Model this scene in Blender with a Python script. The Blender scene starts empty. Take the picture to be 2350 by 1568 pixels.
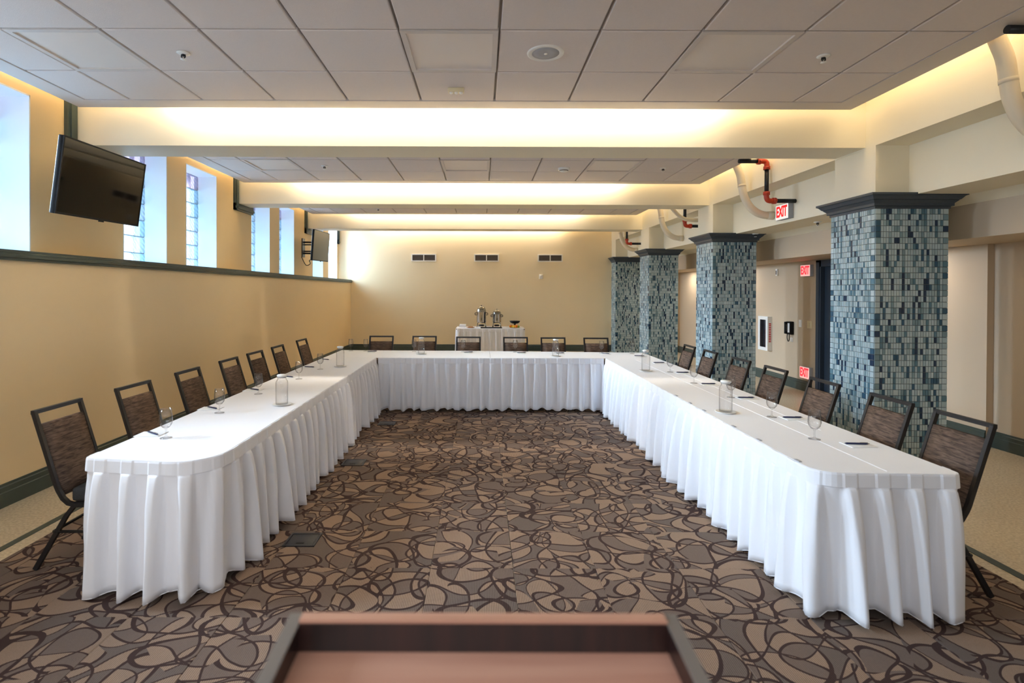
import bpy, bmesh, math, random
from mathutils import Vector, Matrix
PI = math.pi
S = bpy.context.scene
C = S.collection
random.seed(7)

# ------------------------------------------------------------------ camera, world, lights, exposure
cam_d = bpy.data.cameras.new('camera')
cam = bpy.data.objects.new('camera', cam_d); C.objects.link(cam)
cam.location = (0, 0, 1.6)
cam.rotation_euler = (PI/2 - 0.0074, -0.0034, 0)
cam_d.sensor_width = 36; cam_d.lens = 36*1225/2350
cam_d.shift_x = (1175-1105)/2350; cam_d.shift_y = (678-784)/2350
cam_d.clip_start = 0.02; cam_d.clip_end = 100
cam_d.dof.use_dof = True; cam_d.dof.focus_distance = 5.5; cam_d.dof.aperture_fstop = 2.4
S.camera = cam

vs = S.view_settings
vs.view_transform = 'Standard'; vs.look = 'None'; vs.gamma = 1; vs.use_curve_mapping = False
vs.exposure = 0.90
S.cycles.caustics_reflective = False; S.cycles.caustics_refractive = False
S.cycles.diffuse_bounces = 6; S.cycles.max_bounces = 14; S.cycles.transparent_max_bounces = 24
S.cycles.sample_clamp_indirect = 6

w = bpy.data.worlds.new('world'); S.world = w; w.use_nodes = True
bg = w.node_tree.nodes['Background']
bg.inputs[0].default_value = (0.72, 0.86, 1.0, 1); bg.inputs[1].default_value = 0.85

def area(name, loc, rot, sx, sy, power, col, spread=180):
    d = bpy.data.lights.new(name, 'AREA'); d.shape = 'RECTANGLE'; d.size = sx; d.size_y = sy
    d.energy = power; d.color = col; d.spread = math.radians(spread)
    o = bpy.data.objects.new(name, d); C.objects.link(o); o.location = loc; o.rotation_euler = rot
    return o

WIN = [(0.40, 1.20), (2.50, 3.30), (3.77, 4.57), (5.75, 6.55), (6.97, 7.78), (8.94, 9.73), (10.18, 10.99), (12.20, 13.00), (13.45, 14.25)]
BEAM_Y = [1.69, 5.06, 8.42, 11.75]
PANEL_END = [1.51, 4.88, 8.25, 11.60, 14.2]
DAY = (0.80, 0.90, 1.0)
WARM = (1.0, 0.945, 0.85)
for a, b in WIN:                                            # daylight outside each glass block window
    near = a < 3.4
    far = a > 13
    area('daylight', (-4.62, (a+b)/2, 2.66), (0, -PI/2 + (0.72 if near else 0.32 if far else 0.28), 0.6 if far else 0), 1.1, 0.8 if near else 0.3, 66 if near else 66 if far else 19, DAY, 72 if near else 130 if far else 40)
    area('sky_bounce', (-4.5, (a+b)/2, 2.4), (0, -PI/2 - 0.5, 0), 1.2, 0.8, 13, (0.42, 0.72, 1.0))
for e in PANEL_END[1:]:                                     # cove strips on top of the hung ceiling panels
    area('cove_strip', (-0.35, e+0.07, 3.62), (math.radians(57), 0, 0), 5.0, 0.07, 98, WARM, 120)
    area('cove_uplight', (-0.35, e-0.5, 3.42), (PI, 0, 0), 5.6, 0.1, 110, WARM)
area('cove_aisle', (3.5, 3.4, 3.5), (PI, 0, 0), 0.1, 2.6, 9, WARM)
area('cove_aisle', (3.5, 6.8, 3.5), (PI, 0, 0), 0.1, 2.4, 9, WARM)
area('cove_aisle', (3.46, 10.1, 3.5), (PI, 0, 0), 0.1, 2.4, 9, WARM)
area('rear_fill_top', (0.0, -0.5, 3.3), (0, 0, 0), 2.0, 0.8, 22, (1.0, 0.96, 0.92), 95)  # added fill lamp, brightens the lectern and near carpet
area('rear_fill_wide', (-1.2, -1.3, 2.1), (PI/2, 0, 0), 4.0, 1.8, 50, (0.90, 0.94, 1.0))  # added ambient fill from behind the camera, no real fixture
for y in (2.2, 6.4, 10.6, 13.2):                             # unseen fill lamps added to brighten the aisle
    area('aisle_fill', (4.9, y, 2.105), (0, 0, 0), 0.18, 0.18, 5, (1.0, 0.9, 0.78))

# ------------------------------------------------------------------ materials
def lin(c):
    return tuple(((v/255)/12.92 if v/255 <= 0.04045 else ((v/255+0.055)/1.055)**2.4) for v in c) + (1,)

class NT:
    def __init__(s, name):
        s.m = bpy.data.materials.new(name); s.m.use_nodes = True
        s.t = s.m.node_tree; s.b = s.t.nodes['Principled BSDF']; s.out = s.t.nodes['Material Output']
    def n(s, typ, **kw):
        nd = s.t.nodes.new(typ)
        for k, v in kw.items(): setattr(nd, k, v)
        return nd
    def l(s, a, b): s.t.links.new(a, b)
    def math(s, op, a, b=None, c=None):
        nd = s.n('ShaderNodeMath', operation=op)
        for i, v in enumerate((a, b, c)):
            if v is None: continue
            if isinstance(v, (int, float)): nd.inputs[i].default_value = v
            else: s.l(v, nd.inputs[i])
        return nd.outputs[0]
    def mix(s, f, a, b):
        nd = s.n('ShaderNodeMix', data_type='RGBA')
        for i, v in ((0, f), (6, a), (7, b)):
            if isinstance(v, (int, float, tuple)): nd.inputs[i].default_value = v
            else: s.l(v, nd.inputs[i])
        return nd.outputs[2]
    def bump(s, h, strength, dist):
        nd = s.n('ShaderNodeBump'); nd.inputs['Strength'].default_value = strength; nd.inputs['Distance'].default_value = dist
        s.l(h, nd.inputs['Height']); s.l(nd.outputs[0], s.b.inputs['Normal'])

def paint(name, col, rough=0.6, var=0.06, scale=3.0, bump=0.12, bscale=220, spec=0.3, metal=0):
    k = NT(name); c = lin(col)
    tc = k.n('ShaderNodeTexCoord')
    nz = k.n('ShaderNodeTexNoise'); nz.inputs['Scale'].default_value = scale; nz.inputs['Detail'].default_value = 4
    k.l(tc.outputs['Object'], nz.inputs['Vector'])
    d = tuple(v*(1-var) for v in c[:3])+(1,); e = tuple(min(1, v*(1+var)) for v in c[:3])+(1,)
    k.l(k.mix(nz.outputs[0], d, e), k.b.inputs['Base Color'])
    k.b.inputs['Roughness'].default_value = rough; k.b.inputs['Specular IOR Level'].default_value = spec; k.b.inputs['Metallic'].default_value = metal
    if bump:
        n2 = k.n('ShaderNodeTexNoise'); n2.inputs['Scale'].default_value = bscale; n2.inputs['Detail'].default_value = 2
        k.l(tc.outputs['Object'], n2.inputs['Vector']); k.bump(n2.outputs[0], bump, 0.002)
    return k.m

M = {}
M['wall_tan'] = paint('wall_tan', (234, 206, 156), 0.55, 0.03, 1.2)
M['wall_lower'] = paint('wall_lower', (240, 216, 174), 0.5, 0.03, 1.2)
M['wall_back'] = paint('wall_back', (240, 222, 186), 0.5, 0.03, 1.2)
M['wall_aisle'] = paint('wall_aisle', (198, 178, 152), 0.6, 0.03, 1.2)
M['cream'] = paint('cream', (240, 230, 205), 0.55, 0.02, 1.0)
M['white_paint'] = paint('white_paint', (236, 238, 238), 0.5, 0.02)
M['ceil_tile'] = paint('ceil_tile', (224, 213, 207), 0.9, 0.03, 60, 0.5, 160)
M['ceil_grid'] = paint('ceil_grid', (150, 140, 132), 0.6, 0.02)
M['ceil_edge'] = paint('ceil_edge', (214, 204, 197), 0.6, 0.02)
M['trim_green'] = paint('trim_green', (66, 76, 71), 0.4, 0.08, 6, 0.05)
M['cap_grey'] = paint('cap_grey', (66, 74, 82), 0.4, 0.06, 6, 0.05)
M['door_navy'] = paint('door_navy', (46, 56, 68), 0.4, 0.05, 4, 0.05)
M['black_metal'] = paint('black_metal', (26, 24, 26), 0.38, 0.1, 30, 0.05, 300, 0.5)
M['black_plastic'] = paint('black_plastic', (14, 14, 16), 0.5, 0.1, 30, 0.0, 300, 0.2)
M['black_pipe'] = paint('black_pipe', (24, 27, 30), 0.4, 0.1, 20, 0.05, 200, 0.4)
M['red_pipe'] = paint('red_pipe', (176, 56, 28), 0.45, 0.1, 20, 0.05, 200, 0.4)
M['duct'] = paint('duct', (226, 212, 186), 0.6, 0.04, 8, 0.05)
M['white_plastic'] = paint('white_plastic', (235, 232, 226), 0.4, 0.02, 10, 0.0)
M['ivory_plastic'] = paint('ivory_plastic', (222, 206, 168), 0.4, 0.02, 10, 0.0)
M['diffuser'] = paint('diffuser', (232, 221, 212), 0.5, 0.01, 10, 0.0)
M['grey_plastic'] = paint('grey_plastic', (168, 168, 172), 0.5, 0.03, 10, 0.0)
M['dark_slot'] = paint('dark_slot', (104, 94, 86), 0.6, 0.05, 10, 0.0)
M['seat_fabric'] = paint('seat_fabric', (62, 62, 62), 0.9, 0.2, 160, 0.4, 260, 0.1)
M['orange'] = paint('orange', (236, 140, 34), 0.5, 0.1, 40, 0.2, 200)
M['yellow'] = paint('yellow', (232, 196, 60), 0.5, 0.1, 40, 0.1, 200)
M['green'] = paint('green', (140, 170, 60), 0.5, 0.1, 40, 0.1, 200)
M['pastry'] = paint('pastry', (190, 130, 80), 0.7, 0.2, 40, 0.3, 80)
M['paper'] = paint('paper', (240, 240, 240), 0.7, 0.01, 10, 0.0)
M['pen_blue'] = paint('pen_blue', (24, 34, 74), 0.3, 0.05, 30, 0.0, 100, 0.5)
M['fire_red'] = paint('fire_red', (200, 30, 26), 0.35, 0.05, 20, 0.0, 100, 0.5)
M['chrome'] = paint('chrome', (168, 165, 160), 0.10, 0.02, 10, 0.0, 100, 0.5, 1.0)
M['edge_band'] = paint('edge_band', (112, 104, 96), 0.4, 0.05, 10, 0.0)
M['table_wood'] = paint('table_wood', (150, 120, 90), 0.6, 0.15, 20)
M['mortar'] = paint('mortar', (176, 184, 190), 0.8, 0.05, 20)
M['concrete_out'] = paint('concrete_out', (120, 118, 114), 0.9, 0.1, 3)

def cloth(name, col, wrinkle):
    k = NT(name); tc = k.n('ShaderNodeTexCoord')
    k.b.inputs['Base Color'].default_value = lin(col); k.b.inputs['Roughness'].default_value = 0.75
    k.b.inputs['Specular IOR Level'].default_value = 0.2
    k.b.inputs['Sheen Weight'].default_value = 0.15
    n1 = k.n('ShaderNodeTexNoise'); n1.inputs['Scale'].default_value = 500; k.l(tc.outputs['Object'], n1.inputs['Vector'])
    n2 = k.n('ShaderNodeTexNoise'); n2.inputs['Scale'].default_value = 5; n2.inputs['Detail'].default_value = 3; k.l(tc.outputs['Object'], n2.inputs['Vector'])
    h = k.math('ADD', k.math('MULTIPLY', n1.outputs[0], 0.05), k.math('MULTIPLY', n2.outputs[0], 1.0))
    k.bump(h, wrinkle, 0.02)
    return k.m
M['cloth'] = cloth('table_linen', (243, 242, 243), 0.12)
M['skirt'] = cloth('skirt_satin', (240, 240, 244), 0.25)

def chair_fabric():
    k = NT('chair_fabric'); tc = k.n('ShaderNodeTexCoord')
    mp = k.n('ShaderNodeMapping'); mp.inputs['Scale'].default_value = (14, 14, 110); k.l(tc.outputs['Object'], mp.inputs['Vector'])
    n = k.n('ShaderNodeTexNoise'); n.inputs['Scale'].default_value = 1; n.inputs['Detail'].default_value = 3; n.inputs['Distortion'].default_value = 0.6
    k.l(mp.outputs[0], n.inputs['Vector'])
    r = k.n('ShaderNodeValToRGB'); k.l(n.outputs[0], r.inputs[0])
    r.color_ramp.elements[0].position = 0.34; r.color_ramp.elements[0].color = lin((66, 53, 46))
    r.color_ramp.elements[1].position = 0.66; r.color_ramp.elements[1].color = lin((112, 92, 78))
    k.l(r.outputs[0], k.b.inputs['Base Color']); k.b.inputs['Roughness'].default_value = 0.85; k.b.inputs['Specular IOR Level'].default_value = 0.15
    k.bump(n.outputs[0], 0.3, 0.003)
    return k.m
M['chair_fabric'] = chair_fabric()

def wood(name, c1, c2, rough, scale=(2, 40, 40)):
    k = NT(name); tc = k.n('ShaderNodeTexCoord')
    mp = k.n('ShaderNodeMapping'); mp.inputs['Scale'].default_value = scale; k.l(tc.outputs['Object'], mp.inputs['Vector'])
    n = k.n('ShaderNodeTexNoise'); n.inputs['Scale'].default_value = 1; n.inputs['Detail'].default_value = 5; n.inputs['Distortion'].default_value = 0.4
    k.l(mp.outputs[0], n.inputs['Vector'])
    r = k.n('ShaderNodeValToRGB'); k.l(n.outputs[0], r.inputs[0])
    r.color_ramp.elements[0].position = 0.3; r.color_ramp.elements[0].color = lin(c1)
    r.color_ramp.elements[1].position = 0.7; r.color_ramp.elements[1].color = lin(c2)
    k.l(r.outputs[0], k.b.inputs['Base Color']); k.b.inputs['Roughness'].default_value = rough
    return k.m
M['mahogany'] = wood('mahogany', (168, 120, 100), (186, 141, 119), 0.35)  # lectern top wood, lightened in colour to look lit from behind
M['mahogany_shaded'] = wood('mahogany_shaded', (18, 7, 6), (40, 18, 14), 0.35, (60, 60, 3))  # same wood with the shade of the recess put into its colour

def thin_glass(name, tint, edge, refl=1.0, pw=2.5):
    k = NT(name); k.t.nodes.remove(k.b)
    lw = k.n('ShaderNodeLayerWeight'); lw.inputs[0].default_value = 0.5
    col = k.mix(k.math('POWER', lw.outputs['Facing'], pw), tint, edge)
    tr = k.n('ShaderNodeBsdfTransparent'); k.l(col, tr.inputs[0])
    gl = k.n('ShaderNodeBsdfGlossy'); gl.inputs['Roughness'].default_value = 0.04
    f_ = k.math('MULTIPLY', k.math('ADD', 0.03, k.math('MULTIPLY', k.math('POWER', lw.outputs['Facing'], 4.0), 0.45)), refl)
    ms = k.n('ShaderNodeMixShader'); k.l(f_, ms.inputs[0])
    k.l(tr.outputs[0], ms.inputs[1]); k.l(gl.outputs[0], ms.inputs[2]); k.l(ms.outputs[0], k.out.inputs[0])
    return k.m
M['glass'] = thin_glass('drinking_glass', (0.975, 0.975, 0.975, 1), (0.5, 0.5, 0.52, 1), 1.3, 2.4)
M['carafe_glass'] = thin_glass('carafe_glass', (0.985, 0.985, 0.985, 1), (0.5, 0.5, 0.52, 1), 1.1, 5.0)
M['pane'] = thin_glass('cabinet_pane', (0.5, 0.5, 0.55, 1), (0.3, 0.3, 0.34, 1))

def glass_block(name, t0, t1):
    k = NT(name); k.t.nodes.remove(k.b)
    tc = k.n('ShaderNodeTexCoord'); oi = k.n('ShaderNodeObjectInfo')
    wv = k.n('ShaderNodeTexWave'); wv.inputs['Scale'].default_value = 9; wv.inputs['Distortion'].default_value = 3
    wv.bands_direction = 'DIAGONAL'; k.l(tc.outputs['Object'], wv.inputs['Vector'])
    bp = k.n('ShaderNodeBump'); bp.inputs['Strength'].default_value = 0.6; bp.inputs['Distance'].default_value = 0.01; k.l(wv.outputs[0], bp.inputs['Height'])
    tint = k.mix(oi.outputs['Random'], t0, t1)
    tint = k.mix(k.math('MULTIPLY', wv.outputs[0], 0.45), tint, (0.55, 0.66, 0.76, 1))
    tr = k.n('ShaderNodeBsdfTransparent'); k.l(tint, tr.inputs[0])
    tl = k.n('ShaderNodeBsdfTranslucent'); k.l(tint, tl.inputs[0]); k.l(bp.outputs[0], tl.inputs['Normal'])
    gl = k.n('ShaderNodeBsdfGlossy'); gl.inputs['Roughness'].default_value = 0.12; k.l(bp.outputs[0], gl.inputs['Normal'])
    m1 = k.n('ShaderNodeMixShader'); m1.inputs[0].default_value = 0.06; k.l(tr.outputs[0], m1.inputs[1]); k.l(tl.outputs[0], m1.inputs[2])
    m2 = k.n('ShaderNodeMixShader'); m2.inputs[0].default_value = 0.08; k.l(m1.outputs[0], m2.inputs[1]); k.l(gl.outputs[0], m2.inputs[2])
    k.l(m2.outputs[0], k.out.inputs[0])
    return k.m
M['glass_block'] = glass_block('glass_block', (0.80, 0.91, 0.95, 1), (0.95, 0.94, 0.98, 1))
M['glass_block_pink'] = glass_block('glass_block_pink', (0.95, 0.82, 0.90, 1), (0.97, 0.85, 0.91, 1))

def mosaic():
    k = NT('mosaic'); a = k.n('ShaderNodeVertexColor'); a.layer_name = 'tile_colour'
    k.l(a.outputs[0], k.b.inputs['Base Color']); k.b.inputs['Roughness'].default_value = 0.25; k.b.inputs['Specular IOR Level'].default_value = 0.4
    return k.m
M['mosaic'] = mosaic()
M['grout'] = paint('grout', (108, 112, 110), 0.9, 0.05, 30)

def emit(name, col, strength):
    k = NT(name); k.t.nodes.remove(k.b); e = k.n('ShaderNodeEmission')
    e.inputs[0].default_value = lin(col); e.inputs[1].default_value = strength; k.l(e.outputs[0], k.out.inputs[0]); return k.m
M['exit_red'] = emit('exit_red', (255, 40, 40), 1.0)
M['exit_red_hot'] = emit('exit_red_hot', (255, 40, 48), 1.6)
M['exit_face'] = emit('exit_face', (250, 190, 180), 0.55)
M['exit_face_pale'] = emit('exit_face_pale', (250, 244, 236), 0.55)

def screen():
    k = NT('tv_screen'); k.b.inputs['Base Color'].default_value = lin((5, 5, 6)); k.b.inputs['Roughness'].default_value = 0.05
    k.b.inputs['Specular IOR Level'].default_value = 0.3
    return k.m
M['screen'] = screen()

def carpet():
    k = NT('carpet'); tc = k.n('ShaderNodeTexCoord'); oi = k.n('ShaderNodeObjectInfo')
    off = k.n('ShaderNodeCombineXYZ')
    k.l(k.math('MULTIPLY', oi.outputs['Random'], 173.0), off.inputs[0]); k.l(k.math('MULTIPLY', oi.outputs['Random'], 91.7), off.inputs[1])
    ad = k.n('ShaderNodeVectorMath', operation='ADD'); k.l(tc.outputs['Object'], ad.inputs[0]); k.l(off.outputs[0], ad.inputs[1])
    base = ad.outputs[0]
    # low-frequency warp
    wn = k.n('ShaderNodeTexNoise', noise_dimensions='2D'); wn.inputs['Scale'].default_value = 2.2; wn.inputs['Detail'].default_value = 1; k.l(base, wn.inputs['Vector'])
    sc = k.n('ShaderNodeVectorMath', operation='SCALE'); sc.inputs['Scale'].default_value = 0.16; k.l(wn.outputs['Color'], sc.inputs[0])
    wp = k.n('ShaderNodeVectorMath', operation='ADD'); k.l(base, wp.inputs[0]); k.l(sc.outputs[0], wp.inputs[1])
    lines, flags = [], []
    def ring(rot, scl, dx, r0, r1, wdt):
        scl = (scl[0]*.62, scl[1]*.62, 1); wdt *= .8
        mp = k.n('ShaderNodeMapping'); mp.inputs['Rotation'].default_value = (0, 0, rot); mp.inputs['Scale'].default_value = scl; mp.inputs['Location'].default_value = (dx, dx*1.7, 0)
        k.l(wp.outputs[0], mp.inputs['Vector'])
        v = k.n('ShaderNodeTexVoronoi', voronoi_dimensions='2D'); v.inputs['Scale'].default_value = 1; v.inputs['Randomness'].default_value = 0.9
        k.l(mp.outputs[0], v.inputs['Vector'])
        sp = k.n('ShaderNodeSeparateColor'); k.l(v.outputs['Color'], sp.inputs[0])
        rad = k.math('ADD', r0, k.math('MULTIPLY', sp.outputs[0], r1-r0))
        d = k.math('SUBTRACT', v.outputs['Distance'], rad)
        lw = k.math('MULTIPLY', k.math('ADD', sp.outputs[1], 0.5), wdt)
        lines.append(k.math('LESS_THAN', k.math('ABSOLUTE', d), lw)); flags.append(k.math('LESS_THAN', d, 0.0))
    def contour(scale, dx, lev, wdt):
        mp = k.n('ShaderNodeMapping'); mp.inputs['Location'].default_value = (dx, dx*0.6, 0); k.l(base, mp.inputs['Vector'])
        n = k.n('ShaderNodeTexNoise', noise_dimensions='2D'); n.inputs['Scale'].default_value = scale; n.inputs['Detail'].default_value = 0; k.l(mp.outputs[0], n.inputs['Vector'])
        d = k.math('SUBTRACT', n.outputs[0], lev)
        lines.append(k.math('LESS_THAN', k.math('ABSOLUTE', d), wdt)); flags.append(k.math('LESS_THAN', d, 0.0))
    ring(0.5, (3.4, 6.4, 1), 3.1, 0.30, 0.52, 0.028)
    ring(-0.7, (5.6, 3.2, 1), 11.3, 0.32, 0.55, 0.026)
    ring(1.3, (4.2, 5.4, 1), 23.9, 0.28, 0.55, 0.026)
    contour(3.1, 5.0, 0.47, 0.013)
    contour(2.7, 37.0, 0.55, 0.012)
    tot = flags[0]
    for f in flags[1:]: tot = k.math('ADD', tot, f)
    par = k.math('MODULO', tot, 2.0)
    ln = lines[0]
    for l_ in lines[1:]: ln = k.math('MAXIMUM', ln, l_)
    wv = k.n('ShaderNodeTexWave', wave_type='BANDS', bands_direction='X'); wv.inputs['Scale'].default_value = 36; wv.inputs['Distortion'].default_value = 0.4; k.l(base, wv.inputs['Vector'])
    nz = k.n('ShaderNodeTexNoise'); nz.inputs['Scale'].default_value = 330; k.l(base, nz.inputs['Vector'])
    beige = k.mix(wv.outputs[0], lin((136, 113, 96)), lin((178, 153, 132)))
    grey = k.mix(wv.outputs[0], lin((104, 92, 85)), lin((126, 113, 104)))
    grey2 = k.mix(k.math('GREATER_THAN', tot, 2.5), grey, lin((124, 108, 98)))
    col = k.mix(par, beige, grey2)
    col = k.mix(ln, col, lin((70, 54, 51)))
    col = k.mix(k.math('MULTIPLY', nz.outputs[0], 0.45), col, lin((60, 50, 46)))
    k.l(col, k.b.inputs['Base Color']); k.b.inputs['Roughness'].default_value = 0.95; k.b.inputs['Specular IOR Level'].default_value = 0.05
    k.bump(k.math('ADD', wv.outputs[0], nz.outputs[0]), 0.35, 0.003)
    return k.m
M['carpet'] = carpet()

def terrazzo():
    k = NT('terrazzo'); tc = k.n('ShaderNodeTexCoord')
    n = k.n('ShaderNodeTexNoise'); n.inputs['Scale'].default_value = 60; n.inputs['Detail'].default_value = 6; k.l(tc.outputs['Object'], n.inputs['Vector'])
    n2 = k.n('ShaderNodeTexNoise'); n2.inputs['Scale'].default_value = 3; n2.inputs['Detail'].default_value = 4; k.l(tc.outputs['Object'], n2.inputs['Vector'])
    r = k.n('ShaderNodeValToRGB'); k.l(n.outputs[0], r.inputs[0])
    r.color_ramp.elements[0].position = 0.3; r.color_ramp.elements[0].color = lin((178, 162, 134))
    r.color_ramp.elements[1].position = 0.65; r.color_ramp.elements[1].color = lin((230, 217, 192))
    col = k.mix(k.math('MULTIPLY', n2.outputs[0], 0.5), r.outputs[0], lin((186, 164, 132)))
    k.l(col, k.b.inputs['Base Color']); k.b.inputs['Roughness'].default_value = 0.32
    return k.m
M['terrazzo'] = terrazzo()

# ------------------------------------------------------------------ geometry helpers
class MB:
    def __init__(s): s.v = []; s.f = []; s.sm = []
    def add(s, vs_, fs, smooth=False):
        o = len(s.v); s.v += [tuple(p) for p in vs_]; s.f += [tuple(i+o for i in f) for f in fs]; s.sm += [smooth]*len(fs); return s
    def box(s, x0, x1, y0, y1, z0, z1):
        return s.add([(x0,y0,z0),(x1,y0,z0),(x1,y1,z0),(x0,y1,z0),(x0,y0,z1),(x1,y0,z1),(x1,y1,z1),(x0,y1,z1)],
                     [(0,3,2,1),(4,5,6,7),(0,1,5,4),(1,2,6,5),(2,3,7,6),(3,0,4,7)])
    def bbox(s, x0, x1, y0, y1, z0, z1, b):                      # bevelled box
        bm = bmesh.new(); r = bmesh.ops.create_cube(bm, size=1)
        for v in bm.verts: v.co = Vector(((x0+x1)/2+v.co.x*(x1-x0), (y0+y1)/2+v.co.y*(y1-y0), (z0+z1)/2+v.co.z*(z1-z0)))
        bmesh.ops.bevel(bm, geom=bm.edges[:], offset=b, segments=2, affect='EDGES', profile=0.6)
        bm.verts.index_update(); s.add([v.co[:] for v in bm.verts], [[v.index for v in f.verts] for f in bm.faces], True); bm.free(); return s
    def prism(s, pts, axis, a, b):                               # polygon extruded along an axis
        n = len(pts)
        def P(u, v, h): return {'x': (h, u, v), 'y': (u, h, v), 'z': (u, v, h)}[axis]
        vs_ = [P(u, v, a) for u, v in pts]+[P(u, v, b) for u, v in pts]
        fs = [tuple(range(n))[::-1], tuple(range(n, 2*n))]+[(i, (i+1) % n, n+(i+1) % n, n+i) for i in range(n)]
        return s.add(vs_, fs)
    def tube(s, pts, r, n=10, caps=True, square=False):
        pts = [Vector(p) for p in pts]; rr = r if isinstance(r, (list, tuple)) else [r]*len(pts)
        vs_, fs = [], []; prev = None
        for i, p in enumerate(pts):
            t = ((pts[i+1]-p) if i == 0 else (p-pts[i-1]) if i == len(pts)-1 else (pts[i+1]-p).normalized()+(p-pts[i-1]).normalized()).normalized()
            if prev is None:
                u = t.orthogonal().normalized() if not square else (Vector((0,0,1)) if abs(t.z) < 0.9 else Vector((1,0,0)))
                u = (u-t*u.dot(t)).normalized()
            else: u = (prev-t*prev.dot(t)).normalized()
            prev = u; q = t.cross(u)
            for j in range(n):
                a = 2*PI*j/n + (PI/4 if square else 0)
                vs_.append(p+(u*math.cos(a)+q*math.sin(a))*rr[i])
        for i in range(len(pts)-1):
            for j in range(n): fs.append((i*n+j, i*n+(j+1) % n, (i+1)*n+(j+1) % n, (i+1)*n+j))
        s.add(vs_, fs, not square)
        if caps:
            o = len(s.v)-len(vs_); s.f += [tuple(o+j for j in range(n))[::-1], tuple(o+(len(pts)-1)*n+j for j in range(n))]; s.sm += [False]*2
        return s
    def lathe(s, prof, n=24, c=(0,0,0), close=False):
        vs_, fs = [], []
        for r, z in prof:
            for j in range(n): a = 2*PI*j/n; vs_.append((c[0]+r*math.cos(a), c[1]+r*math.sin(a), c[2]+z))
        m = len(prof)
        for i in range(m-1):
            for j in range(n): fs.append((i*n+j, i*n+(j+1) % n, (i+1)*n+(j+1) % n, (i+1)*n+j))
        s.add(vs_, fs, True)
        if close:
            o = len(s.v)-len(vs_); s.f += [tuple(o+j for j in range(n))[::-1], tuple(o+(m-1)*n+j for j in range(n))]; s.sm += [False]*2
        return s
    def xf(s, mat, start=0):
        for i in range(start, len(s.v)): s.v[i] = tuple(mat @ Vector(s.v[i]))
        return s
    def mesh(s, name, m):
        me = bpy.data.meshes.new(name); me.from_pydata(s.v, [], s.f)
        me.polygons.foreach_set('use_smooth', s.sm)
        if m is not None: me.materials.append(m)
        me.update(); return me
    def build(s, name, m, parent=None):
        o = bpy.data.objects.new(name, s.mesh(name, m)); C.objects.link(o)
        if parent is not None: o.parent = parent
        return o

def tag(o, label, cat, group=None, kind=None):
    o['label'] = label; o['category'] = cat
    if group: o['group'] = group
    if kind: o['kind'] = kind
    return o
def thing(name, label, cat, loc=(0,0,0), rz=0, group=None):
    o = bpy.data.objects.new(name, None); C.objects.link(o); o.empty_display_size = 0.1
    o.location = loc; o.rotation_euler = (0,0,rz); return tag(o, label, cat, group)
def struct(o, label=None):
    o['kind'] = 'structure'
    if label: o['label'] = label
    return o
def link_mesh(name, me, parent, loc=(0,0,0), rot=(0,0,0)):
    o = bpy.data.objects.new(name, me); C.objects.link(o); o.parent = parent; o.location = loc; o.rotation_euler = rot; return o
def dup(root, loc, rz, label, group=None):
    r = root.copy(); C.objects.link(r); r.location = loc; r.rotation_euler = (0,0,rz); r['label'] = label
    if group: r['group'] = group
    for ch in list(root.children):
        c = ch.copy(); C.objects.link(c); c.parent = r
        for g in list(ch.children):
            d = g.copy(); C.objects.link(d); d.parent = c
    return r
def sstep(a, b, x):
    t = max(0, min(1, (x-a)/(b-a))); return t*t*(3-2*t)
ORD = ['nearest', 'second nearest', 'third nearest', 'fourth nearest', 'fifth nearest', 'sixth nearest', 'farthest']

# ------------------------------------------------------------------ room shell
XL, XU, XW = -3.52, -3.86, -4.16          # lower wall face, upper wall face, outside face
YB, YF, ZT = 14.38, -1.6, 3.78
def XG(y): return 3.63-0.0143*(y-5)       # face of the girder over the columns
fl = struct(MB().box(-4.3, 5.6, YF-0.1, YB+0.2, -0.12, 0).build('floor', M['terrazzo']), 'beige terrazzo floor with a patterned carpet inset')
# carpet tiles
TX = [-2.82]+[-2.187+0.475*i-0.475 for i in range(0, 12)]+[2.92]
TY = [3.06+0.47*i for i in range(-5, 13)]
meshes = {}
for i in range(len(TX)-1):
    for j in range(len(TY)-1):
        wx, wy = TX[i+1]-TX[i]-0.0015, TY[j+1]-TY[j]-0.0015
        key = (round(wx, 3), round(wy, 3))
        if key not in meshes:
            b = 0.002; h = 0.008; x, y = wx/2, wy/2
            meshes[key] = MB().add([(-x,-y,0),(x,-y,0),(x,y,0),(-x,y,0),(-x,-y,h-b),(x,-y,h-b),(x,y,h-b),(-x,y,h-b),(-x+b,-y+b,h),(x-b,-y+b,h),(x-b,y-b,h),(-x+b,y-b,h)],
                [(0,1,5,4),(1,2,6,5),(2,3,7,6),(3,0,4,7),(4,5,9,8),(5,6,10,9),(6,7,11,10),(7,4,8,11),(8,9,10,11)]).mesh('carpet_tile', M['carpet'])
        link_mesh('carpet_tile', meshes[key], fl, ((TX[i]+TX[i+1])/2, (TY[j]+TY[j+1])/2, 0.0))
MB().box(-2.98, -2.93, 0, YB-0.4, 0, 0.003).build('floor_inlay', M['trim_green'], fl)
MB().box(3.02, 3.08, 0, YB-0.4, 0, 0.003).build('floor_inlay', M['trim_green'], fl)
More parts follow.
